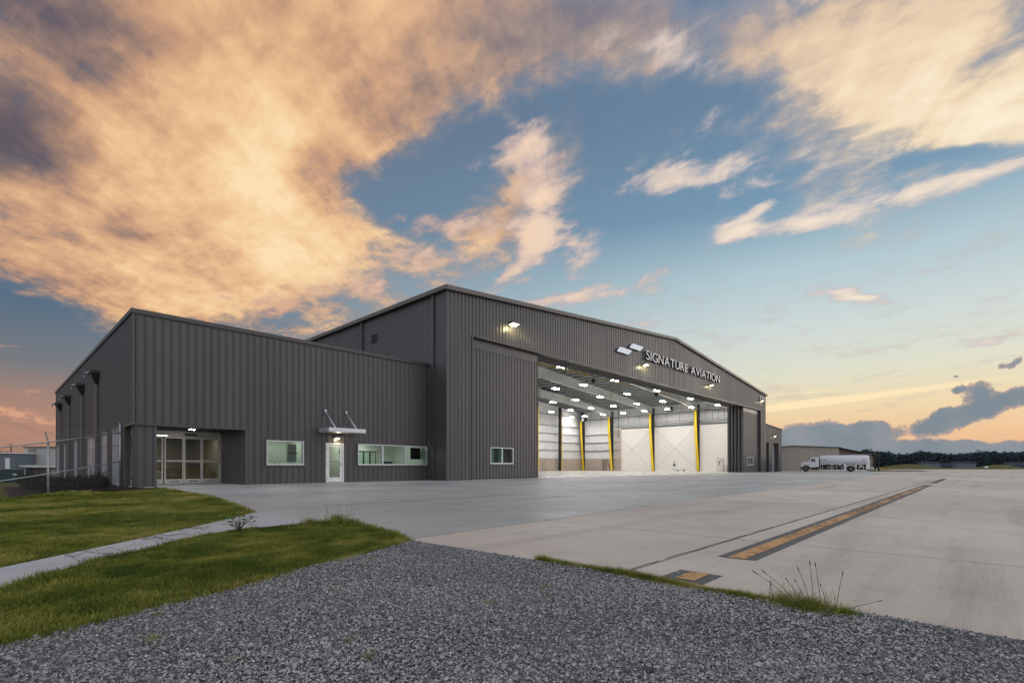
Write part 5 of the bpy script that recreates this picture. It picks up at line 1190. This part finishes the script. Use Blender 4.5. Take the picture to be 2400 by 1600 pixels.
def chainlink():
    P = .062; V = []; F = []; n0 = 0
    def pt(s, z):                                                # s along the run, z above the ground
        k = min(2, int(s)); f = s - k
        return np.array([fx[k] + (fx[k + 1] - fx[k]) * f, fy[k] + (fy[k + 1] - fy[k]) * f - .03, fz[k] + (fz[k + 1] - fz[k]) * f + z])
    L = 2.6 * 3; H = FH - .04
    for dirn in (1, -1):
        c = -H if dirn > 0 else 0
        while c < L + (0 if dirn > 0 else H):
            # line x = c + dirn * z
            z0, z1 = 0.02, H
            xa, xb = c + (0 if dirn > 0 else 0) + dirn * z0, c + dirn * z1
            lo, hi = (z0, z1)
            # clip to 0..L
            def clip(lo, hi):
                if dirn > 0: lo = max(lo, -c); hi = min(hi, L - c)
                else: lo = max(lo, c - L); hi = min(hi, c)
                return lo, hi
            lo, hi = clip(lo, hi)
            if hi - lo > .05:
                steps_ = max(1, int((hi - lo) / .4)); w = .0036
                zs = np.linspace(lo, hi, steps_ + 1)
                for za, zb in zip(zs, zs[1:]):
                    a = pt((c + dirn * za) / 2.6, za); b = pt((c + dirn * zb) / 2.6, zb)
                    for ox, oy in ((w, 0), (-w * .5, w), (-w * .5, -w)): V.append(a + (ox, oy, 0)); V.append(b + (ox, oy, 0))
                    F += [(n0, n0 + 2, n0 + 3, n0 + 1), (n0 + 2, n0 + 4, n0 + 5, n0 + 3), (n0 + 4, n0, n0 + 1, n0 + 5)]; n0 += 6
            c += P * 1.4142
    np_mesh('wire_mesh', np.array(V), np.array(F), M_WIRE, None, tuple(fence.location), fence)
chainlink()

# shrubs along the office wall
shr = [(3.75, 31.6, .62, 'dark leafy shrub at the fence post beside the nearest office side window'), (3.3, 33.4, .70, 'dark leafy shrub under the narrow second office side window'), (3.5, 35.6, .78, 'dark shrub just before the nearest office downspout'),
       (3.2, 37.9, .95, 'tall ragged dark shrub against the wide office side window'), (3.3, 40.6, .85, 'dark shrub just past the wide office side window'), (3.0, 43.6, .80, 'dark shrub at the foot of the second office downspout'),
       (3.1, 47.2, .85, 'dark shrub under the fourth office side window'), (2.8, 51.2, .85, 'dark shrub at the foot of the third office downspout'), (2.6, 55.2, .9, 'dark shrub under the small fifth office side window'), (2.4, 59.6, .9, 'dark shrub at the far end of the office side wall')]
for x, y, r_, lab in shr:
    z0 = lawn_z(x, y) + .03; t = empty('shrub', (x, y, z0), lab, 'shrub', 'shrubs in the mulch bed')
    q = MB()
    for k in range(6):
        a = k * 1.05 + x; q.tube([(x, y, z0 - .05), (x + .3 * r_ * math.cos(a), y + .3 * r_ * math.sin(a), z0 + r_ * .6), (x + .6 * r_ * math.cos(a), y + .6 * r_ * math.sin(a), z0 + r_ * 1.25)], [.018, .012, .005], 4)
    q.build('stem', M_TWIG, t)
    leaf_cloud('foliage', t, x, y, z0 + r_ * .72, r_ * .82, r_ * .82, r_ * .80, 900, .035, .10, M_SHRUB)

# ------------------------------------------------------------------ gravel stones
def vnoise(x, y, f, seed=0):
    x, y = x * f, y * f; i, j = np.floor(x), np.floor(y); u, v = x - i, y - j; u = u * u * (3 - 2 * u); v = v * v * (3 - 2 * v)
    h = lambda a, b: np.modf(np.abs(np.sin(a * 127.1 + b * 311.7 + seed * 74.7) * 43758.5453))[0]
    return (h(i, j) * (1 - u) + h(i + 1, j) * u) * (1 - v) + (h(i, j + 1) * (1 - u) + h(i + 1, j + 1) * u) * v
def stones():
    iv = np.array([(1, 0, 0), (-1, 0, 0), (0, 1, 0), (0, -1, 0), (0, 0, 1), (0, 0, -1)], float)
    it = np.array([(0, 2, 4), (2, 1, 4), (1, 3, 4), (3, 0, 4), (2, 0, 5), (1, 2, 5), (3, 1, 5), (0, 3, 5)])
    shapes = np.stack([(iv + rng.uniform(-.45, .45, (6, 3))) * rng.uniform(.75, 1.25, (1, 3)) for _ in range(48)])
    pts = []
    for lo, hi, dens in ((.9, 2.6, 11000), (2.6, 4.0, 8200), (4.0, 5.6, 5200), (5.6, 8.4, 2800)):
        n = int(dens * 9.5 * 12); x = rng.uniform(-5.5, 4.0, n); y = rng.uniform(-3.5, 5.5, n); n = len(x)
        d = x * FW[0] + y * FW[1]; k = (d > lo) & (d < hi) & in_view(x, y, .12, .8) & (rng.uniform(0, 1, n) < dens * 9.5 * 9 / n)
        pts.append(np.stack([x[k], y[k]], 1))
    p = np.concatenate(pts); p = p[inside(p[:, 0], p[:, 1], GRAVEL)]
    # a few strays over the edges
    n = len(p); s = np.clip(rng.lognormal(math.log(.0041), .46, n), .0022, .015)
    sh = shapes[rng.integers(0, 48, n)]
    a = rng.uniform(0, 2 * np.pi, n); ca, sa = np.cos(a), np.sin(a)
    v = sh * s[:, None, None]; v[:, :, 2] *= rng.uniform(.45, .9, (n, 1))
    til = rng.normal(0, .35, n); ct, st_ = np.cos(til), np.sin(til)
    y2 = v[:, :, 1] * ct[:, None] - v[:, :, 2] * st_[:, None]; z2 = v[:, :, 1] * st_[:, None] + v[:, :, 2] * ct[:, None]
    X = v[:, :, 0] * ca[:, None] - y2 * sa[:, None]; Y = v[:, :, 0] * sa[:, None] + y2 * ca[:, None]
    roll = .012 * np.sin(p[:, 0] * 2.1 + p[:, 1] * .8) * np.sin(p[:, 1] * 1.9)
    z0 = .006 + s * rng.uniform(.0, .6, n) + np.maximum(roll, 0)
    V = np.stack([X + p[:, :1], Y + p[:, 1:], z2 + z0[:, None]], 2).reshape(-1, 3)
    F = (it[None] + (np.arange(n) * 6)[:, None, None]).reshape(-1, 3)
    tone = np.clip(rng.beta(1.5, 2.1, n) * .80 * (.62 + .75 * vnoise(p[:, 0], p[:, 1], .9, 8) * .7 + .35 * vnoise(p[:, 0], p[:, 1], 3.1, 9)), 0, 1); w = (rng.uniform(0, 1, n) < .035) & (s < .007); tone = np.minimum(tone, np.where(s > .0085, .46, .70)); tone[w] = rng.uniform(.75, .95, w.sum())
    tag(np_mesh('gravel', V, F, M_STONE, np.repeat(tone, 6)), 'crushed blue grey gravel spread over the near ground', 'gravel', kind='stuff')
    return n
nst = stones()

# ------------------------------------------------------------------ grass
def blades(p, zf, h0, h1, w, lean, tone_f):
    n = len(p); h = rng.uniform(h0, h1, n) * (.55 + .9 * vnoise(p[:, 0], p[:, 1], 4.0, 5)); a = rng.uniform(0, 2 * np.pi, n); l = rng.uniform(.1, 1, n) * lean * h
    z = zf(p[:, 0], p[:, 1]); dx, dy = np.cos(a), np.sin(a); b = rng.uniform(0, 2 * np.pi, n); wx, wy = np.cos(b) * w, np.sin(b) * w
    A = np.stack([p[:, 0] - wx, p[:, 1] - wy, z - .01], 1); B = np.stack([p[:, 0] + wx, p[:, 1] + wy, z - .01], 1)
    mx_, my_, mz = p[:, 0] + dx * l * .38, p[:, 1] + dy * l * .38, z + h * .62
    C = np.stack([mx_ - wx * .8, my_ - wy * .8, mz], 1); E_ = np.stack([mx_ + wx * .8, my_ + wy * .8, mz], 1); D = np.stack([p[:, 0] + dx * l, p[:, 1] + dy * l, z + h], 1)
    V = np.stack([A, B, C, E_, D], 1).reshape(-1, 3); i = np.arange(n)[:, None] * 5
    F = np.concatenate([i + [0, 1, 3], i + [0, 3, 2], i + [2, 3, 4]], 0)
    t = tone_f(p[:, 0], p[:, 1]) + rng.normal(0, .13, n)
    return V, F, np.repeat(np.clip(t, 0, 1), 5)
def patch(x, y):
    return .40 + .55 * (vnoise(x, y, .8, 1) - .5) + .55 * (vnoise(x, y, 2.3, 2) - .5) + .45 * (vnoise(x, y, 6.5, 3) - .5)
def scatter(poly, dens, x0, x1, y0, y1, margin=.12):
    n = int(dens * (x1 - x0) * (y1 - y0)); x = rng.uniform(x0, x1, n); y = rng.uniform(y0, y1, n)
    k = inside(x, y, poly) & in_view(x, y, margin, 1.2); return np.stack([x[k], y[k]], 1)
LAWN_LO = [(3.74, 5.32), (3.97, 6.3), (4.17, 7.66), (3.6, 8.02), (2.84, 8.09), (2.14, 7.70), (.91, 6.63), (.07, 5.52), (-6, -1.2), (-6, 1.3), (.05, 3.72), (1.37, 4.22), (2.6, 4.74)]
LAWN_UP = [(3.70, 10.66), (4.26, 14.0), (4.76, 17.5), (5.0, 22), (4.9, 24.6), (3.9, 23.9), (2.4, 22.6), (-3, 13), (-7, 4), (-6, .3), (.06, 6.65), (1.23, 7.87), (2.68, 9.48)]
zlawn = lambda x, y: -.012 + lawn_z(x, y) + .5 * bumps(x, y)
parts = [blades(scatter(LAWN_LO, 9500, -2.5, 4.3, 1.0, 8.2), zlawn, .018, .050, .0034, 1.1, patch)]
parts.append(blades(scatter(LAWN_UP, 4800, -2.5, 5.1, 3.5, 14), zlawn, .018, .050, .0042, 1.0, patch))
parts.append(blades(scatter(LAWN_UP, 2600, -4, 5.1, 14, 25), zlawn, .02, .06, .006, .9, patch))
back = [(-9, 8), (-3, 13), (2.4, 22.6), (2.6, 23.6), (1.4, 25.4), (.8, 30), (.6, 44), (-9, 44)]
parts.append(blades(scatter(back, 220, -8, 3, 14, 44), zlawn, .06, .12, .014, .8, lambda x, y: patch(x, y) - .1))
# ragged rim beside the apron, the gravel and the path
def rim(pts, n, spread, h0, h1, w, tone=0.0):
    s = rng.uniform(0, len(pts) - 1.001, n); k = s.astype(int); f = s - k; P_ = np.array(pts)
    p = P_[k] * (1 - f)[:, None] + P_[k + 1] * f[:, None] + rng.normal(0, spread, (n, 2))
    return blades(p, lambda x, y: np.full(len(x), -.005), h0, h1, w, 1.1, lambda x, y: patch(x * 3, y * 3) + tone)
parts.append(rim([(3.70, 5.40), (3.95, 6.3), (4.14, 7.5), (3.6, 7.98)], 2600, .05, .03, .09, .003))
parts.append(rim([(.05, 3.74), (1.37, 4.24), (2.6, 4.76), (3.70, 5.30)], 3200, .045, .02, .055, .003, .1))
parts.append(rim([(.07, 5.52), (.91, 6.63), (2.14, 7.69), (2.84, 8.08)], 2200, .035, .02, .06, .003))
parts.append(rim([(3.69, 10.7), (4.26, 14.0), (4.76, 17.5), (5.0, 22), (5.05, 25.0)], 2500, .04, .03, .08, .005))
parts.append(rim([(3.83, 3.25), (3.815, 2.8), (3.80, 2.3), (3.79, 1.9), (3.77, 1.5), (3.75, 1.1)], 12000, .030, .012, .060, .0012, .05))
parts.append(rim([(3.82, 2.3), (3.80, 1.9), (3.78, 1.6)], 3200, .05, .01, .035, .0012, .35))
sp = []
for k in range(26):
    cx, cy = rng.uniform(-1.5, 3.7), rng.uniform(.8, 4.6)
    if inside(np.array([cx]), np.array([cy]), GRAVEL)[0] and cx * FW[0] + cy * FW[1] > 2.0:
        m_ = int(rng.integers(12, 45)); sp.append(np.stack([cx + rng.normal(0, .022, m_), cy + rng.normal(0, .022, m_)], 1))
parts.append(blades(np.concatenate(sp), lambda x, y: np.full(len(x), .008), .015, .05, .0014, 1.3, lambda x, y: np.full(len(x), .45)))
def join(parts):
    V = []; F = []; T = []; n = 0
    for v, f, t in parts: V.append(v); F.append(f + n); T.append(t); n += len(v)
    return np.concatenate(V), np.concatenate(F), np.concatenate(T)
V, F, T = join(parts)
tag(np_mesh('grass', V, F, M_BLADE, T), 'short rough green grass with dry brown patches', 'grass', kind='stuff')

# ---- single weeds
def tuft(name, x, y, n, r, h0, h1, w, label, cat='weed', group=None, lean=1.0, seeds=(), tone=0.0):
    t = empty(name, (x, y, 0), label, cat, group)
    a = rng.uniform(0, 2 * np.pi, n); rr = np.abs(rng.normal(0, r, n))
    p = np.stack([x + rr * np.cos(a), y + rr * np.sin(a)], 1)
    v, f, tn = blades(p, lambda X, Y: np.zeros(len(X)), h0, h1, w, lean, lambda X, Y: np.full(len(X), .36 + tone) + .4 * (vnoise(X, Y, 60, 4) - .5))
    np_mesh('foliage', v, f, M_BLADE, tn, (x, y, 0), t)
    for (sx, sy, ex, ey, ez) in seeds:
        q = MB(); q.tube([(x + sx, y + sy, 0), (x + sx + ex * .55, y + sy + ey * .55, ez * .62), (x + sx + ex, y + sy + ey, ez)], [.0022, .0018, .001], 4)
        q.tube([(x + sx + ex * .86, y + sy + ey * .86, ez * .88), (x + sx + ex * .95, y + sy + ey * .95, ez * .95), (x + sx + ex * 1.01, y + sy + ey * 1.01, ez * 1.02)], [.001, .0042, .0008], 5)
        o = q.build('seed_stem', M_TWIG, t)
        a_ = o.data.attributes.new('tone', 'FLOAT', 'POINT'); a_.data.foreach_set('value', np.full(len(o.data.vertices), .35, np.float32))
    return t
rx_, ry_ = RT
S_ = lambda o, lat, h, dep=0.0: (rx_ * o, ry_ * o, rx_ * lat + FW[0] * dep, ry_ * lat + FW[1] * dep, h)
tuft('grass_clump', 3.70, .80, 1500, .085, .04, .16, .0014, 'big green grass clump with tall brown seed stems at the apron edge', 'grass clump', None, 1.5,
     [S_(-.05, -.33, .27), S_(-.03, -.26, .26, .05), S_(-.02, -.14, .22), S_(0, -.10, .21), S_(.02, -.10, .29), S_(.03, -.03, .33), S_(.08, -.045, .32), S_(.17, .05, .26), S_(.2, .28, .07), S_(.12, -.05, .18)])
tuft('grass_clump', 3.74, .62, 600, .06, .03, .11, .0013, 'lower grass clump lying over the pavement edge next to the big one', 'grass clump', None, 1.8)
tuft('grass_clump', 3.76, .98, 500, .07, .02, .08, .0012, 'thin dry grass clump behind the big seeding one at the apron edge', 'grass clump', None, 1.4, [S_(-.06, -.02, .16), S_(-.09, .01, .14)], .2)
tuft('weed_tuft', 3.92, 7.62, 380, .13, .06, .18, .003, 'bushy tuft of tall flowering grass where path and apron meet', 'weed', None, .9,
     [S_(-.25 + .05 * k, R.uniform(-.06, .06), R.uniform(.18, .34)) for k in range(11)])
tuft('weed_tuft', 3.55, 7.80, 160, .12, .05, .12, .003, 'smaller grass tuft on the path corner beside the bushy one', 'weed', None, .9)
def broadleaf(x, y, h, w, n, label):
    t = empty('leafy_weed', (x, y, 0), label, 'weed'); V = []; F = []; T = []; k0 = 0; q = MB()
    for k in range(n):
        a = k * 2.4; r = w * (.25 + .75 * ((k * 37) % n) / n); hh = h * (.45 + .55 * ((k * 13) % n) / n); tip = Vector((x + r * math.cos(a), y + r * math.sin(a), hh))
        if k % 3 == 0: q.tube([(x, y, 0), (x + .4 * r * math.cos(a), y + .4 * r * math.sin(a), hh * .65), tip], [.004, .003, .0015], 4)
        s = R.uniform(.020, .040); b = a + R.uniform(-1, 1); d = Vector((math.cos(b), math.sin(b), R.uniform(-.4, .3))).normalized(); sd = Vector((-d.y, d.x, R.uniform(-.5, .5))).normalized()
        V += [tip, tip + d * s * .7 + sd * s * .7, tip + d * s * 1.3 + sd * s * .55, tip + d * s * 2, tip + d * s * 1.3 - sd * s * .55, tip + d * s * .7 - sd * s * .7]
        F.append(tuple(range(k0, k0 + 6))); T += [R.random()] * 6; k0 += 6
    st = q.build('stem', M_TWIG, t); a_ = st.data.attributes.new('tone', 'FLOAT', 'POINT'); a_.data.foreach_set('value', np.full(len(st.data.vertices), .3, np.float32))
    me = bpy.data.meshes.new('leaves'); me.from_pydata([(v.x - x, v.y - y, v.z) for v in V], [], F); me.materials.append(M_LEAF)
    a_ = me.attributes.new('tone', 'FLOAT', 'POINT'); a_.data.foreach_set('value', T)
    o = bpy.data.objects.new('foliage', me); COL.objects.link(o); o.parent = t
broadleaf(2.46, 7.66, .27, .22, 84, 'bright leafy weed leaning over the pale path')
def runner(x, y, label, ang, L):
    t = MB(); pts = []; a = ang
    for br in range(4):
        b = a + R.uniform(-.7, .7); p = Vector((x, y, .02)); pl = [p]
        for k in range(7):
            b += R.uniform(-.35, .35); p = p + Vector((math.cos(b), math.sin(b), 0)) * L / 7 * R.uniform(.6, 1.2); p.z = .015 + .05 * abs(math.sin(k * 1.3 + br)); pl.append(p.copy())
        t.tube(pl, .0019, 4)
        for pp in pl[2:]:
            e = R.uniform(0, 6.28); t.tube([pp, pp + Vector((math.cos(e) * .05, math.sin(e) * .05, .035))], .0013, 3)
    o = t.build('dry_runner', M_TWIG, origin=(x, y, 0)); a_ = o.data.attributes.new('tone', 'FLOAT', 'POINT'); a_.data.foreach_set('value', np.full(len(o.data.vertices), .4, np.float32))
    tag(o, label, 'dry weed', 'dry weeds sprawling over the path')
runner(.55, 6.9, 'brown dry weed sprawling widest over the path from the upper lawn', -.9, .9)
runner(1.35, 7.75, 'thin dry weed reaching over the path before its joint', -.6, .6)
runner(1.9, 8.4, 'short dry weed at the upper path edge below the leafy weed', -.4, .45)
mb = MB(); mb.quad((1.50, 7.96, .012), (1.515, 7.965, .012), (1.70, 7.34, .012), (1.685, 7.335, .012)); tag(mb.build('path_joint', M_BLACK), kind='structure')
